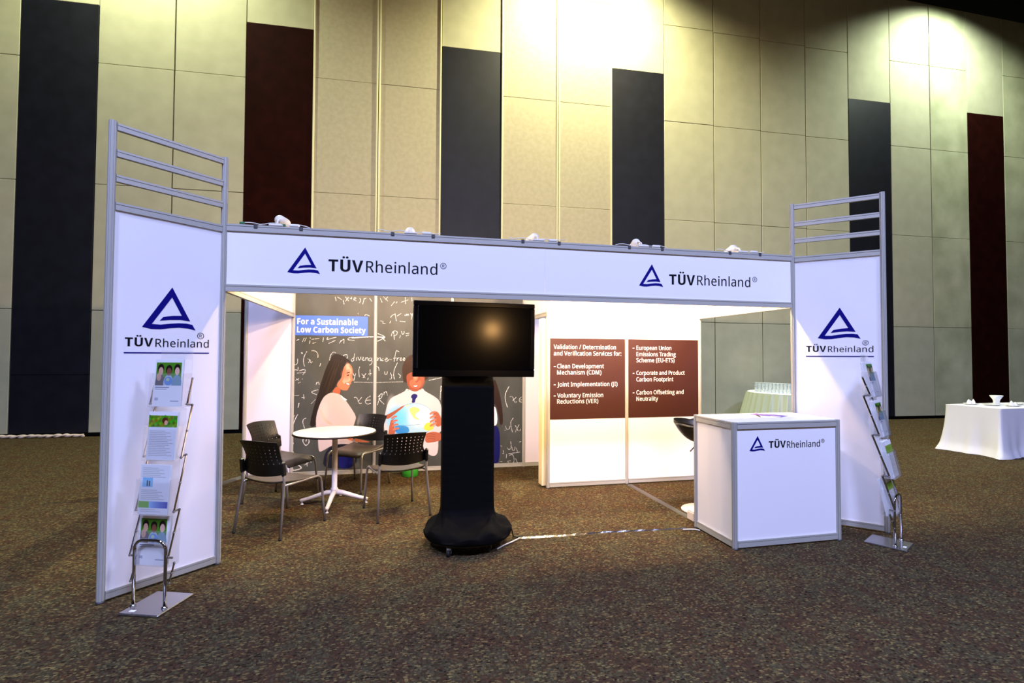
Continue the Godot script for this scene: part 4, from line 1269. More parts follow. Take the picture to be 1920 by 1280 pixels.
func chair(at: Vector3, turn: float, label: String) -> Node3D:      # faces its own +z
	var t := thing("perforated_chair", label, "chair", at, turn, "perforated black chairs round the white table")
	var shell := func(th: float) -> Callable:
		return func(u: float, v: float) -> Vector3:
			var x := (u - 0.5) * 0.46
			var s := v                      # 0 at the back edge, 1 at the front edge
			var wide := 1.0 - 0.10 * pow(absf(s - 0.45) * 2.0, 3.0)
			var z := lerpf(-0.205, 0.235, s)
			var y := 0.452 - 0.016 * sin(s * PI * 0.9) + 0.018 * pow(absf(u - 0.5) * 2.0, 2.0) * (1.0 - s) - 0.050 * pow(maxf(s - 0.78, 0.0) / 0.22, 2.0) - 0.006 * sin(u * PI) * (1.0 - s)
			return Vector3(x * wide, y - th, z)
	var m := MB.new(true)
	var upf: Callable = shell.call(0.0)
	var dnf: Callable = shell.call(0.014)
	m.grid(func(u: float, v: float) -> Vector3: return upf.call(u, 1.0 - v), 14, 14)
	m.grid(func(u: float, v: float) -> Vector3: return dnf.call(u, v), 14, 14)
	for k in 14:
		var a := k / 14.0; var b := (k + 1) / 14.0
		m.quad(dnf.call(a, 1.0), dnf.call(b, 1.0), upf.call(b, 1.0), upf.call(a, 1.0))
		m.quad(dnf.call(b, 0.0), dnf.call(a, 0.0), upf.call(a, 0.0), upf.call(b, 0.0))
		m.quad(dnf.call(1.0, b), dnf.call(1.0, a), upf.call(1.0, a), upf.call(1.0, b))
		m.quad(dnf.call(0.0, a), dnf.call(0.0, b), upf.call(0.0, b), upf.call(0.0, a))
	obj("seat", m, M.lit_seat_plastic, t)
	# backrest: a bent sheet with rows of small holes above a plain lower band that wraps to the frame
	var back := func(u: float, v: float) -> Vector3:      # v: 0 lower edge .. 1 top edge
		var hw := 0.222 - 0.030 * smoothstep(0.30, 0.46, v) + 0.012 * smoothstep(0.6, 1.0, v)
		var x := (u - 0.5) * 2.0 * hw
		var arc := pow((u - 0.5) * 2.0, 2.0)
		var y := 0.520 + v * 0.290 - (1.0 - v) * 0.022 * (1.0 - arc) - 0.012 * arc * v
		var z := -0.245 - 0.085 * v + 0.055 * arc + 0.018 * sin(v * PI)
		return Vector3(x, y, z)
	var th := 0.0045
	var bm := MB.new()
	var nu := 19
	var nv := 10
	var face := func(u: float, v: float, side: float) -> Vector3:
		var p: Vector3 = back.call(u, v)
		return p + Vector3(0, 0.0, side * th)
	for i in nu:
		for j in nv:
			var u0 := float(i) / nu; var u1 := float(i + 1) / nu
			var v0 := float(j) / nv; var v1 := float(j + 1) / nv
			var hole: bool = i >= 1 and i < nu - 1 and j >= 3 and j <= 8 and i % 2 == 1
			if not hole:
				bm.quad(face.call(u0, v0, 1.0), face.call(u1, v0, 1.0), face.call(u1, v1, 1.0), face.call(u0, v1, 1.0))
				bm.quad(face.call(u1, v0, -1.0), face.call(u0, v0, -1.0), face.call(u0, v1, -1.0), face.call(u1, v1, -1.0))
				continue
			var cu := (u0 + u1) * 0.5; var cv := (v0 + v1) * 0.5
			var du := (u1 - u0) * 0.21; var dv := (v1 - v0) * 0.16
			var outer := [Vector2(u0, v0), Vector2(u1, v0), Vector2(u1, v1), Vector2(u0, v1)]
			var inner := [Vector2(cu - du, cv - dv), Vector2(cu + du, cv - dv), Vector2(cu + du, cv + dv), Vector2(cu - du, cv + dv)]
			for q in 4:
				var r := (q + 1) % 4
				var oa: Vector2 = outer[q]; var ob: Vector2 = outer[r]; var ia: Vector2 = inner[q]; var ib: Vector2 = inner[r]
				bm.quad(face.call(oa.x, oa.y, 1.0), face.call(ob.x, ob.y, 1.0), face.call(ib.x, ib.y, 1.0), face.call(ia.x, ia.y, 1.0))
				bm.quad(face.call(ob.x, ob.y, -1.0), face.call(oa.x, oa.y, -1.0), face.call(ia.x, ia.y, -1.0), face.call(ib.x, ib.y, -1.0))
				bm.quad(face.call(ia.x, ia.y, 1.0), face.call(ib.x, ib.y, 1.0), face.call(ib.x, ib.y, -1.0), face.call(ia.x, ia.y, -1.0))
	for k in nu:
		var a := float(k) / nu; var b := float(k + 1) / nu
		bm.quad(face.call(a, 1.0, 1.0), face.call(b, 1.0, 1.0), face.call(b, 1.0, -1.0), face.call(a, 1.0, -1.0))
		bm.quad(face.call(b, 0.0, 1.0), face.call(a, 0.0, 1.0), face.call(a, 0.0, -1.0), face.call(b, 0.0, -1.0))
	for k in nv:
		var a := float(k) / nv; var b := float(k + 1) / nv
		bm.quad(face.call(1.0, a, 1.0), face.call(1.0, a, -1.0), face.call(1.0, b, -1.0), face.call(1.0, b, 1.0))
		bm.quad(face.call(0.0, a, -1.0), face.call(0.0, a, 1.0), face.call(0.0, b, 1.0), face.call(0.0, b, -1.0))
	obj("backrest", bm, M.plastic_black, t)
	for s in [-1.0, 1.0]:
		var sl := MB.new()
		sl.box(Vector3(s * 0.226, 0.572, -0.222), Vector3(0.026, 0.125, 0.045), 0.009, Basis(Vector3.RIGHT, -0.12))
		obj("back_socket", sl, M.plastic_black, t)
		var r := MB.new(true)
		r.tube([Vector3(s * 0.252, 0.006, -0.275), Vector3(s * 0.238, 0.25, -0.240), Vector3(s * 0.228, 0.44, -0.214), Vector3(s * 0.226, 0.60, -0.220)], 0.011, 10)
		var ro := obj("leg", r, M.steel, t)
		var rc := MB.new(true)
		rc.lathe([Vector2(0.0, 0.0), Vector2(0.013, 0.0), Vector2(0.013, 0.016), Vector2(0.0, 0.016)], Vector3(s * 0.252, 0, -0.275), 12)
		obj("foot_cap", rc, M.rubber, ro)
		var f := MB.new(true)
		f.tube([Vector3(s * 0.250, 0.006, 0.268), Vector3(s * 0.240, 0.20, 0.252), Vector3(s * 0.232, 0.36, 0.238), Vector3(s * 0.228, 0.405, 0.226), Vector3(s * 0.224, 0.424, 0.195), Vector3(s * 0.222, 0.426, 0.10), Vector3(s * 0.224, 0.426, -0.12), Vector3(s * 0.227, 0.43, -0.214)], 0.011, 10)
		var fo := obj("leg", f, M.steel, t)
		var fc := MB.new(true)
		fc.lathe([Vector2(0.0, 0.0), Vector2(0.013, 0.0), Vector2(0.013, 0.016), Vector2(0.0, 0.016)], Vector3(s * 0.250, 0, 0.268), 12)
		obj("foot_cap", fc, M.rubber, fo)
	var cr := MB.new(true)
	for z in [0.12, -0.10]:
		cr.tube([Vector3(-0.222, 0.422, z), Vector3(0.222, 0.422, z)], 0.009, 8)
	obj("cross_bar", cr, M.steel, t)
	return t

func build_chairs():
	var a := chair(Vector3(0.28, 0, -0.77), deg_to_rad(147.4), "black chair seen from behind, in front of the round table next to the wing panel")
	copy_of(a, Vector3(0.096, 0, -1.69), deg_to_rad(62.9), "black chair side on by the plain white panel, half hidden behind another chair")
	copy_of(a, Vector3(1.278, 0, -1.01), deg_to_rad(-163.6), "black chair seen from behind, between the round table and the black stand")
	copy_of(a, Vector3(0.84, 0, -2.09), deg_to_rad(-33.7), "black chair behind the round table, facing out with its back to the mural")
	var b := thing("waste_bin", "small green bin on the carpet under the mural, behind a chair", "bin", Vector3(1.45, 0, -2.50))
	var m := MB.new(true)
	m.lathe([Vector2(0.0, 0.0), Vector2(0.095, 0.0), Vector2(0.10, 0.006), Vector2(0.118, 0.225), Vector2(0.112, 0.225), Vector2(0.094, 0.012), Vector2(0.0, 0.012)], Vector3.ZERO, 28)
	obj("body", m, M.bin_green, b)
	var rm := MB.new(true)
	rm.lathe([Vector2(0.110, 0.222), Vector2(0.122, 0.222), Vector2(0.123, 0.232), Vector2(0.112, 0.233), Vector2(0.110, 0.222)], Vector3.ZERO, 28)
	obj("rim", rm, M.bin_green, b)

func build_stool():
	var t := thing("bar_stool", "bar stool with black bucket seat and pale disc base behind the counter", "stool", Vector3(4.26, 0, -0.42))
	var b := MB.new(true)
	b.lathe([Vector2(0.0, 0.0), Vector2(0.208, 0.0), Vector2(0.210, 0.006), Vector2(0.204, 0.014), Vector2(0.10, 0.024), Vector2(0.042, 0.045), Vector2(0.036, 0.07), Vector2(0.0, 0.07)], Vector3.ZERO, 48)
	obj("base", b, M.cream_paint, t)
	var c := MB.new(true)
	c.lathe([Vector2(0.0, 0.06), Vector2(0.030, 0.06), Vector2(0.030, 0.42), Vector2(0.020, 0.43), Vector2(0.020, 0.70), Vector2(0.0, 0.70)], Vector3.ZERO, 20)
	obj("column", c, M.chrome, t)
	var seat := func(th: float) -> Callable:
		return func(u: float, v: float) -> Vector3:
			var a := u * TAU
			var r := 0.03 + 0.97 * v
			var x := cos(a) * 0.295 * r
			var z := sin(a) * 0.225 * r
			var rise := pow(r, 3.0) * (0.10 + 0.045 * maxf(-sin(a), 0.0) + 0.055 * absf(cos(a)))
			return Vector3(x, 0.735 + rise - th * (1.0 + 1.6 * (1.0 - r)), z)
	var upf: Callable = seat.call(0.0)
	var dnf: Callable = seat.call(0.028)
	var m := MB.new(true)
	m.grid(func(u: float, v: float) -> Vector3: return upf.call(1.0 - u, v), 36, 10)
	m.grid(func(u: float, v: float) -> Vector3: return dnf.call(u, v), 36, 10)
	for k in 36:
		var a := k / 36.0; var d := (k + 1) / 36.0
		m.quad(dnf.call(d, 1.0), dnf.call(a, 1.0), upf.call(a, 1.0), upf.call(d, 1.0))
	obj("seat", m, M.plastic_black, t)
	var l := MB.new(true)
	l.tube([Vector3(-0.02, 0.685, 0.0), Vector3(-0.09, 0.66, 0.03), Vector3(-0.17, 0.60, 0.05)], 0.006, 8)
	obj("lever", l, M.plastic_black, t)
	var hp := MB.new()
	hp.box(Vector3(0, 0.698, 0), Vector3(0.18, 0.014, 0.18), 0.004)
	obj("seat_plate", hp, M.alu_dark, t)

# ---------------------------------------------------------------- brochure racks
func print_material(kind: int) -> StandardMaterial3D:     # what the brochures' covers show
	var im := Image.create(96, 136, false, Image.FORMAT_RGB8)
	im.fill(Color(0.93, 0.93, 0.94))
	var disc2 := func(cx: float, cy: float, rx: float, ry: float, c: Color):
		for y in range(int(cy - ry), int(cy + ry) + 1):
			for x in range(int(cx - rx), int(cx + rx) + 1):
				if x >= 0 and y >= 0 and x < 96 and y < 136 and pow((x - cx) / rx, 2.0) + pow((y - cy) / ry, 2.0) <= 1.0: im.set_pixel(x, y, c)
	var text_rows := func(y0: int, n: int, tone: float):
		for k in n:
			im.fill_rect(Rect2i(6, y0 + k * 5, 52 + (k * 17) % 30, 2), Color(tone, tone, tone))
	if kind == 0:
		im.fill_rect(Rect2i(5, 8, 86, 68), Color(0.28, 0.52, 0.12))
		for k in 3:
			var cx := 20.0 + k * 28.0
			disc2.call(cx, 70.0, 17.0, 26.0, [Color(0.34, 0.30, 0.30), Color(0.72, 0.76, 0.80), Color(0.45, 0.60, 0.66)][k])
			disc2.call(cx, 26.0 + (k % 2) * 3.0, 11.0, 14.0, Color(0.12, 0.08, 0.07))
			disc2.call(cx + 0.5, 33.0 + (k % 2) * 2.0, 8.0, 12.0, [Color(0.80, 0.64, 0.54), Color(0.48, 0.30, 0.22), Color(0.86, 0.70, 0.62)][k])
		disc2.call(15.0, 50.0, 8.0, 12.0, Color(0.78, 0.60, 0.50))
		disc2.call(48.0, 62.0, 14.0, 13.0, Color(0.36, 0.56, 0.80))
		disc2.call(46.0, 58.0, 6.0, 5.0, Color(0.70, 0.78, 0.62))
		im.fill_rect(Rect2i(0, 76, 96, 60), Color(0.93, 0.93, 0.94))
		im.fill_rect(Rect2i(5, 80, 48, 3), Color(0.45, 0.47, 0.58))
		im.fill_rect(Rect2i(5, 86, 40, 2), Color(0.6, 0.62, 0.68))
		im.fill_rect(Rect2i(6, 112, 12, 8), Color(0.68, 0.68, 0.76))
		im.fill_rect(Rect2i(60, 120, 28, 3), Color(0.60, 0.60, 0.68))
	elif kind == 1:
		im.fill_rect(Rect2i(0, 10, 96, 34), Color(0.36, 0.56, 0.10))
		for k in 40:
			disc2.call(float((k * 37) % 96), 12.0 + (k * 13) % 30, 4.0, 4.0, Color(0.20 + (k % 5) * 0.09, 0.42 + (k % 4) * 0.09, 0.06 + (k % 3) * 0.06))
		disc2.call(54.0, 24.0, 10.0, 9.0, Color(0.34, 0.16, 0.08))
		disc2.call(58.0, 30.0, 6.0, 7.0, Color(0.86, 0.64, 0.52))
		im.fill_rect(Rect2i(0, 44, 96, 92), Color(0.88, 0.89, 0.92))
		text_rows.call(54, 15, 0.70)
	elif kind == 2:
		im.fill(Color(0.86, 0.87, 0.89))
		text_rows.call(8, 6, 0.74)
		im.fill_rect(Rect2i(8, 36, 34, 26), Color(0.50, 0.72, 0.86))
		im.fill_rect(Rect2i(22, 44, 4, 16), Color(0.08, 0.10, 0.14))
		im.fill_rect(Rect2i(29, 45, 4, 15), Color(0.08, 0.10, 0.14))
		text_rows.call(70, 6, 0.70)
		im.fill_rect(Rect2i(0, 102, 34, 18), Color(0.42, 0.66, 0.12))
		for x in range(34, 96):
			var f := (x - 34) / 62.0
			im.fill_rect(Rect2i(x, 102, 1, 18), Color(0.56, 0.72, 0.90).lerp(Color(0.16, 0.20, 0.62), f))
		text_rows.call(124, 2, 0.75)
	else:
		im.fill_rect(Rect2i(0, 16, 96, 30), Color(0.48, 0.62, 0.20))
		for k in 24:
			disc2.call(float((k * 41) % 96), 18.0 + (k * 11) % 26, 5.0, 4.0, Color(0.26 + (k % 5) * 0.1, 0.46 + (k % 4) * 0.08, 0.12))
		text_rows.call(56, 14, 0.76)
	var m := mat(Color.WHITE, 0.35)
	m.albedo_texture = ImageTexture.create_from_image(im)
	return m

func rack(at: Vector3, turn: float, label: String, kinds: Array, thick: Array, said: Array, base_mid: Vector2, lean: float, links: Array):
	var t := thing("brochure_rack", label, "brochure rack", at, turn, "folding chrome brochure racks in front of the wings")
	var b := MB.new()
	b.box(Vector3(base_mid.x, 0.007, base_mid.y), Vector3(0.255, 0.014, 0.288), 0.004)
	obj("base", b, M.base_plate, t)
	var lb := MB.new()
	lb.box(Vector3(-0.055, 0.0145, 0.055), Vector3(0.035, 0.001, 0.022), 0.0)
	obj("sticker", lb, M.paper, t)
	var h := MB.new(true)
	var path := [Vector3(-0.103, 0.014, 0), Vector3(-0.103, 0.352, 0)]
	for k in 7:
		var a := PI - PI * 0.5 * (k / 6.0)
		path.append(Vector3(-0.045 + cos(a) * 0.058, 0.352 + sin(a) * 0.058, 0))
	for k in 7:
		var a := PI * 0.5 - PI * 0.5 * (k / 6.0)
		path.append(Vector3(0.045 + cos(a) * 0.058, 0.352 + sin(a) * 0.058, 0))
	path.append(Vector3(0.103, 0.014, 0))
	h.tube(path, 0.0095, 12)
	obj("hoop", h, M.chrome, t)
	for s in [-1.0, 1.0]:
		var cl := MB.new(true)
		cl.lathe([Vector2(0.0, 0.014), Vector2(0.017, 0.014), Vector2(0.017, 0.020), Vector2(0.012, 0.028), Vector2(0.0, 0.028)], Vector3(s * 0.103, 0, 0), 16)
		obj("collar", cl, M.chrome, t)
	var arm_x := 0.127 if turn < 0.0 else 0.112
	# links: (way back, height) of their lower and upper joints
	for s in [-1.0, 1.0]:
		for k in links.size():
			var q: Array = links[k]
			var m := MB.new()
			var p0 := Vector3(s * arm_x, q[1], -q[0])
			var p1 := Vector3(s * arm_x, q[3], -q[2])
			var d := (p1 - p0).normalized()
			m.box((p0 + p1) * 0.5, Vector3(0.006, p0.distance_to(p1) + 0.014, 0.014), 0.0025, Basis(Vector3.RIGHT, d, Vector3.RIGHT.cross(d)))
			var lo := obj("link", m, M.chrome, t)
			for e in [p0, p1, (p0 + p1) * 0.5]:
				var r := MB.new(true)
				r.lathe([Vector2(0.0, -0.005), Vector2(0.006, -0.005), Vector2(0.006, 0.004), Vector2(0.004, 0.006), Vector2(0.0, 0.006)], e, 10, Basis(Vector3.FORWARD, s * PI / 2.0))
				obj("rivet", r, M.steel, lo)
			if k > 0:
				var x := MB.new()
				var f0 := Vector3(s * (arm_x - 0.0065), q[1], -q[0])
				var prev: Array = links[k - 1]
				var f1 := Vector3(s * (arm_x - 0.0065), prev[3], -prev[2])
				if k == 1: f1 = Vector3(s * (arm_x - 0.0065), 0.300, -0.03)
				var dd := (f1 - f0).normalized()
				x.box((f0 + f1) * 0.5, Vector3(0.006, f0.distance_to(f1) + 0.012, 0.012), 0.002, Basis(Vector3.RIGHT, dd, Vector3.RIGHT.cross(dd)))
				obj("pivot_bar", x, M.steel, t)
	for k in 4:
		var q: Array = links[k + 1]
		var prev2: Array = links[k]
		var df: float = q[0]
		var dr: float = prev2[2]
		var y: float = q[1] - 0.018
		if k == 0:
			y = 0.246
			dr = 0.088 if turn < 0.0 else 0.072
			df = 0.054 if turn < 0.0 else 0.036
		var rise: float = 0.352 if k == 3 else 0.318
		var pk := MB.new()
		var hw := 0.110
		var zf := -(df - 0.034)
		var zb := -dr
		pk.box(Vector3(0, y + rise * 0.5, zb - 0.012), Vector3(hw * 2.0, rise, 0.003), 0.0, Basis(Vector3.RIGHT, -0.03))
		pk.box(Vector3(0, y, (zf + zb) * 0.5), Vector3(hw * 2.0, 0.003, absf(zf - zb)), 0.0)
		var tilt := -atan2(lean, 0.30)
		pk.box(Vector3(0, y + 0.105, zf - lean * 0.35 + 0.005), Vector3(hw * 2.0, 0.21, 0.003), 0.0, Basis(Vector3.RIGHT, tilt))
		obj("pocket", pk, M.acrylic, t)
		for s in [-1.0, 1.0]:
			var sd := MB.new()
			sd.prism([Vector2(zf, y), Vector2(zf - lean * 0.7, y + 0.21), Vector2(zb - 0.012, y + 0.21), Vector2(zb - 0.008, y)], Vector3(s * hw - 0.0015, 0, 0), Vector3(s * hw + 0.0015, 0, 0), Vector3(0, 0, 1), Vector3(0, 1, 0))
			obj("pocket_side", sd, M.acrylic, t)
	# the brochures in the four pockets
	var tf := t.transform
	for k in 4:
		var q: Array = links[k + 1]
		var y: float = q[1] - 0.014
		var front: float = q[0] - 0.022
		if k == 0:
			y = 0.250
			front = 0.026 if turn < 0.0 else 0.008
		var th: float = thick[k]
		var lean2 := atan2(lean, 0.30)
		var bt := thing("brochure_stack", said[k], "brochures", tf * Vector3(0.002 if k > 0 or turn > 0.0 else -0.016, y, -front), 0.0, "brochures in the chrome racks")
		bt.basis = Basis(Vector3.UP, turn) * Basis(Vector3.RIGHT, -lean2)
		var pm := MB.new()
		var layers := 3
		for j in layers:
			pm.box(Vector3(rng.randf_range(-0.003, 0.003), 0.1475 + rng.randf_range(-0.003, 0.001), -th * (j + 0.5) / layers - 0.002), Vector3(0.194, 0.293, th / layers - 0.0006), 0.0006)
		obj("pages", pm, M.paper, bt)
		var cv := MB.new()
		cv.box(Vector3(0, 0.1475, -0.0006), Vector3(0.196, 0.295, 0.0010), 0.0)
		var co := obj("cover", cv, M.paper, bt)
		var pr := MB.new()
		pr.quad_uv(Vector3(-0.096, 0.003, 0.0002), Vector3(0.096, 0.003, 0.0002), Vector3(0.096, 0.292, 0.0002), Vector3(-0.096, 0.292, 0.0002))
		obj("cover_print", pr, M["print%d" % kinds[k]], co)

func build_racks():
	for k in 4: M["print%d" % k] = print_material(k)
	rack(Vector3(-0.172, 0, 0.6515), deg_to_rad(19.5) * -1.0, "chrome folding brochure rack with clear holders before the wing at the round table", [0, 2, 1, 0], [0.028, 0.012, 0.012, 0.010],
		["brochures with a green group photo behind the rack's hoop, lowest holder, round table's wing", "grey brochures with green and blue band, third holder from top, rack at round table's wing", "brochures topped by a leafy green picture, second holder from top, rack at round table's wing", "brochures with a green group photo, topmost holder of the rack at round table's wing"], Vector2(0.010, -0.055), 0.022, [[0.002, 0.160, 0.040, 0.266], [-0.008, 0.318, 0.073, 0.578], [0.028, 0.577, 0.118, 0.903], [0.078, 0.893, 0.161, 1.210], [0.116, 1.217, 0.157, 1.376]])
	rack(Vector3(5.27, 0, 0.757), deg_to_rad(29.0), "chrome folding brochure rack with clear holders seen edge on beside the white counter", [3, 3, 0, 0], [0.048, 0.045, 0.042, 0.034],
		["thick brochure stack with a green band, lowest holder of the rack beside the counter", "thick brochure stack with a green band, third holder from top, rack beside the counter", "brochures with a green picture, second holder from top, rack beside the counter", "brochures with a green picture, topmost holder of the rack beside the counter"], Vector2(-0.018, -0.060), 0.062, [[-0.002, 0.160, 0.030, 0.268], [-0.006, 0.300, 0.075, 0.566], [0.028, 0.568, 0.141, 0.890], [0.093, 0.894, 0.199, 1.208], [0.152, 1.219, 0.205, 1.364]])

# ---------------------------------------------------------------- tables at the back
func build_tables():
	# cloth covered table at the hall wall, with plates
	var o := Vector3(10.30, 0, -1.83)
	var t := thing("banquet_table", "folding table hidden under a white satin cloth by the dark red wall stripe", "table", o, deg_to_rad(-2.0) * -1.0)
	var W := 1.8
	var D := 0.80
	var tp := MB.new()
	tp.box(Vector3(W * 0.5, 0.728, -D * 0.5), Vector3(W - 0.02, 0.025, D - 0.02), 0.004)
	obj("tabletop", tp, M.hall_wall, t)
	for p in [Vector2(0.12, -0.12), Vector2(W - 0.12, -0.12), Vector2(0.12, -D + 0.12), Vector2(W - 0.12, -D + 0.12)]:
		var lg := MB.new(true)
		lg.tube([Vector3(p.x, 0.0, p.y), Vector3(p.x, 0.716, p.y)], 0.014, 8)
		obj("leg", lg, M.steel, t)
	var cl := MB.new(true)
	var cols := 120
	var rim := func(u: float) -> Array:      # point on the rim and the way out, u 0..1 round the table
		var per := 2.0 * (W + D)
		var s := u * per
		if s < W: return [Vector2(s, 0.0), Vector2(0, 1)]
		s -= W
		if s < D: return [Vector2(W, -s), Vector2(1, 0)]
		s -= D
		if s < W: return [Vector2(W - s, -D), Vector2(0, -1)]
		s -= W
		return [Vector2(0.0, -D + s), Vector2(-1, 0)]
	var drop := func(u: float, v: float) -> Vector3:
		var r: Array = rim.call(fposmod(u, 1.0))
		var p: Vector2 = r[0]
		var corner := 0.0
		var out: Vector2 = r[1]
		for c in [Vector2(0, 0), Vector2(W, 0), Vector2(W, -D), Vector2(0, -D)]:
			var dd: float = p.distance_to(c)
			var k := exp(-dd * dd / 0.010)
			if k > corner:
				corner = k
				out = (r[1] as Vector2).lerp((c - Vector2(W * 0.5, -D * 0.5)).normalized(), k)
		var wave := 0.5 + 0.5 * sin(u * TAU * 9.0 + 0.6) + 0.35 * sin(u * TAU * 23.0)
		var push := v * v * (0.05 * wave + 0.12 * corner) + 0.010 * v
		if v > 0.85: push += (v - 0.85) / 0.15 * 0.035
		var y := 0.748 * (1.0 - v) + 0.004
		return Vector3(p.x + out.x * push, y, p.y + out.y * push)
	cl.grid(func(u: float, v: float) -> Vector3: return drop.call(u, 1.0 - v), cols, 16)
	cl.smooth(false)
	cl.quad(Vector3(0, 0.752, 0), Vector3(W, 0.752, 0), Vector3(W, 0.752, -D), Vector3(0, 0.752, -D))
	cl.quad(Vector3(0, 0.742, -D), Vector3(W, 0.742, -D), Vector3(W, 0.742, 0), Vector3(0, 0.742, 0))
	var tc := obj("tablecloth", cl, M.linen)
	tc.position = o
	tc.rotation.y = t.rotation.y
	tag(tc, "white satin cloth hanging to the carpet over the table by the dark red wall stripe", "tablecloth")
	var y := 0.7535
	var plate := func(at: Vector3, r: float, label: String):
		var p := thing("plate", label, "plate", at, 0.0, "white plates on the cloth covered table")
		var m := MB.new(true)
		m.lathe([Vector2(0.0, 0.0), Vector2(r * 0.55, 0.0), Vector2(r * 0.62, 0.004), Vector2(r, 0.017), Vector2(r, 0.020), Vector2(r * 0.6, 0.009), Vector2(0.0, 0.007)], Vector3.ZERO, 32)
		obj("dish", m, M.china, p)
	plate.call(Vector3(10.66, y, -2.50), 0.105, "white plate with folded napkins, the one near the table's far corner")
	plate.call(Vector3(10.83, y, -2.31), 0.12, "empty flat white plate beside the white pedestal bowl")
	plate.call(Vector3(10.99, y, -2.12), 0.105, "white plate with folded napkins on the camera's side of the pedestal bowl")
	plate.call(Vector3(11.42, y, -2.34), 0.11, "white plate half hidden behind another plate with napkins")
	var nap := func(at: Vector3, n: int, label: String, seed_value: int):
		for k in n:
			var m := MB.new()
			var ph := seed_value + k * 1.7
			m.lathe([Vector2(0.0, 0.0), Vector2(0.026, 0.0), Vector2(0.036, 0.018), Vector2(0.022, 0.050), Vector2(0.0, 0.072)], Vector3.ZERO, 5, Basis.from_scale(Vector3(1.0, 1.0 + 0.2 * sin(ph), 0.75)))
			var q := obj("napkin", m, M.china)
			q.position = at + Vector3(cos(ph * 1.25) * 0.033, 0.0095, sin(ph * 1.25) * 0.033)
			q.rotation.y = ph
			tag(q, label, "napkin", label)
	nap.call(Vector3(10.66, y, -2.50), 3, "folded white napkin on the plate near the table's far corner", 1)
	nap.call(Vector3(10.99, y, -2.12), 3, "folded white napkin on the plate right of the pedestal bowl", 4)
	var bw := thing("pedestal_bowl", "flared white bowl on a thick foot standing among the plates", "bowl", Vector3(11.07, y, -2.40))
	var bm := MB.new(true)
	bm.lathe([Vector2(0.0, 0.0), Vector2(0.044, 0.0), Vector2(0.042, 0.055), Vector2(0.048, 0.08), Vector2(0.090, 0.150), Vector2(0.085, 0.152), Vector2(0.040, 0.088), Vector2(0.0, 0.084)], Vector3.ZERO, 32, Basis.from_scale(Vector3(1.0, 1.0, 1.0)))
	obj("body", bm, M.china, bw)
	# round table with a pleated satin skirt, rows of nested cups on it
	var rc := Vector3(9.40, 0, -4.97)
	var R := 0.89
	var rt := thing("cup_table", "round table with pleated pale green satin skirt behind the counter", "table", rc)
	var sk := MB.new(true)
	var skirt := func(u: float, v: float) -> Vector3:      # v 0 top .. 1 hem
		var a := u * TAU
		var ple := absf(fposmod(u * 40.0, 1.0) - 0.5) * 2.0
		var r := R + 0.02 + v * 0.17 + (0.022 + 0.075 * v) * (1.0 - pow(ple, 0.45))
		return Vector3(cos(a) * r, 0.790 * (1.0 - v) + 0.004, -sin(a) * r)
	sk.grid(func(u: float, v: float) -> Vector3: return skirt.call(u, 1.0 - v), 44 * 8, 6)
	obj("skirt", sk, M.satin, rt)
	var rtop := MB.new(true)
	rtop.lathe([Vector2(0.0, 0.776), Vector2(R, 0.776), Vector2(R + 0.012, 0.782), Vector2(R + 0.012, 0.796), Vector2(R, 0.800), Vector2(0.0, 0.800)], Vector3.ZERO, 64)
	obj("top_cloth", rtop, M.linen, rt)
	var along := Vector3(0.45, 0, 0.893)
	var cup0: Node3D = null
	for c in 12:
		for k in 6:
			var at := Vector3(8.61, 0.8005, -5.14) + along * (c * 0.0735) + Vector3.UP * (k * 0.0335)
			if cup0 == null:
				cup0 = thing("paper_cup", "white cup in the nested stacks on the green skirted round table", "cup", at, 0.0, "nested stacks of cups")
				var m := MB.new(true)
				m.lathe([Vector2(0.0, 0.0), Vector2(0.027, 0.0), Vector2(0.033, 0.028), Vector2(0.0355, 0.028), Vector2(0.0355, 0.0325), Vector2(0.030, 0.0325), Vector2(0.024, 0.004), Vector2(0.0, 0.004)], Vector3.ZERO, 14)
				obj("body", m, M.cup, cup0)
			else:
				copy_of(cup0, at, 0.0, "white cup in the nested stacks on the green skirted round table", "nested stacks of cups")
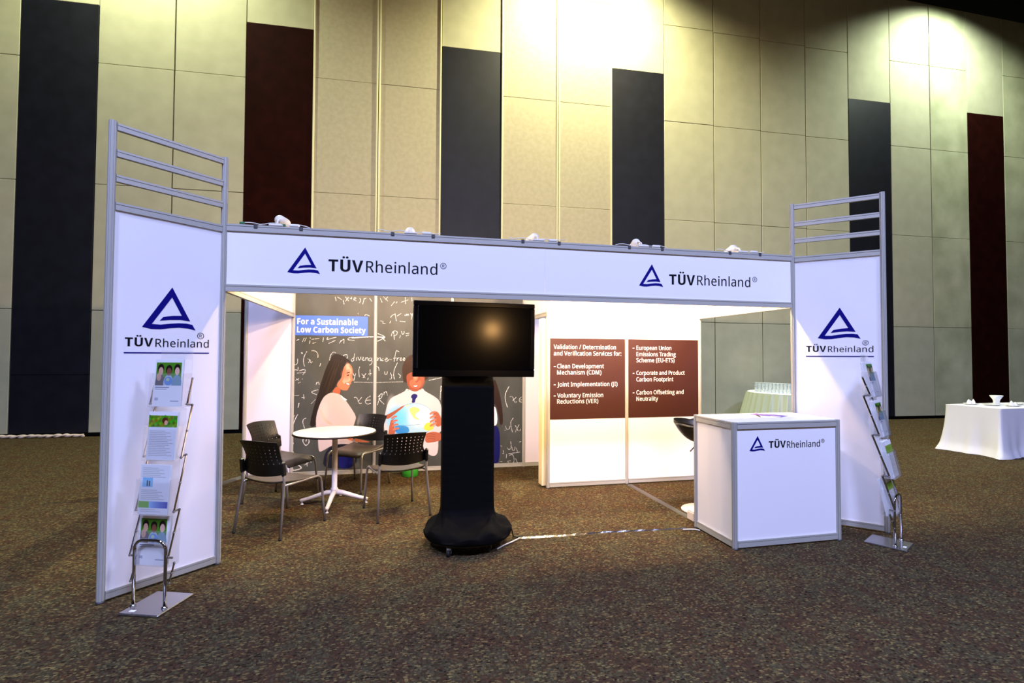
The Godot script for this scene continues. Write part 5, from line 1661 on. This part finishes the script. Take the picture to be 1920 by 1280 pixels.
	# twisted white cloth along the foot of the navy wall stripe
	var rg := MB.new(true)
	var wall := get_node("wall_back") as Node3D
	for strand in 2:
		var path := []
		var rad := []
		for k in 60:
			var u := k / 59.0
			var x := lerpf(-1.42, -0.06, u)
			var ph := u * 30.0 + strand * PI
			path.append(Vector3(x, 0.034 + 0.014 * sin(ph), 0.055 + 0.018 * cos(ph)))
			rad.append(0.019 + 0.006 * sin(u * 47.0 + strand * 2.0))
		rg.tube(path, rad, 9)
	var ro := obj("draught_cloth", rg, M.cotton)
	ro.transform = wall.transform
	tag(ro, "twisted off white cloth lying along the foot of the navy wall stripe", "cloth")

func build_unseen_lamp():      # unseen lamp behind the camera, placed for the warm spot mirrored in the screen
	var at := Vector3(5.0, 0, 16.0)
	var t := thing("unseen_lamp", "unseen warm lamp behind the camera, mirrored as a spot in the switched off screen", "lamp", at)
	var p := MB.new(true)
	p.tube([Vector3(0, 0.01, 0), Vector3(0, 2.34, 0)], 0.018, 8)
	p.lathe([Vector2(0.0, 0.0), Vector2(0.2, 0.0), Vector2(0.2, 0.012), Vector2(0.0, 0.02)], Vector3.ZERO, 24)
	obj("stand", p, M.alu_dark, t)
	var g := MB.new(true)
	g.lathe([Vector2(0.0, 2.32), Vector2(0.15, 2.36), Vector2(0.22, 2.44), Vector2(0.245, 2.565), Vector2(0.22, 2.69), Vector2(0.15, 2.77), Vector2(0.0, 2.81)], Vector3.ZERO, 24)
	obj("globe_shade", g, glow(Color(1.0, 0.80, 0.54), 36.0), t)
	var o := OmniLight3D.new()
	o.name = "globe_light"
	o.light_color = Color(1.0, 0.72, 0.40)
	o.light_energy = 3.0
	o.omni_range = 40.0
	o.omni_attenuation = 2.0
	o.light_size = 0.12
	o.shadow_enabled = true
	t.add_child(o)
	o.position = Vector3(0, 2.565, 0)

func _ready():
	rng.seed = 4711
	make_materials()
	setup_camera_and_light()
	build_hall()
	build_booth()
	build_lamps()
	build_counter()
	build_screen()
	build_table()
	build_chairs()
	build_stool()
	build_racks()
	build_tables()
	build_unseen_lamp()
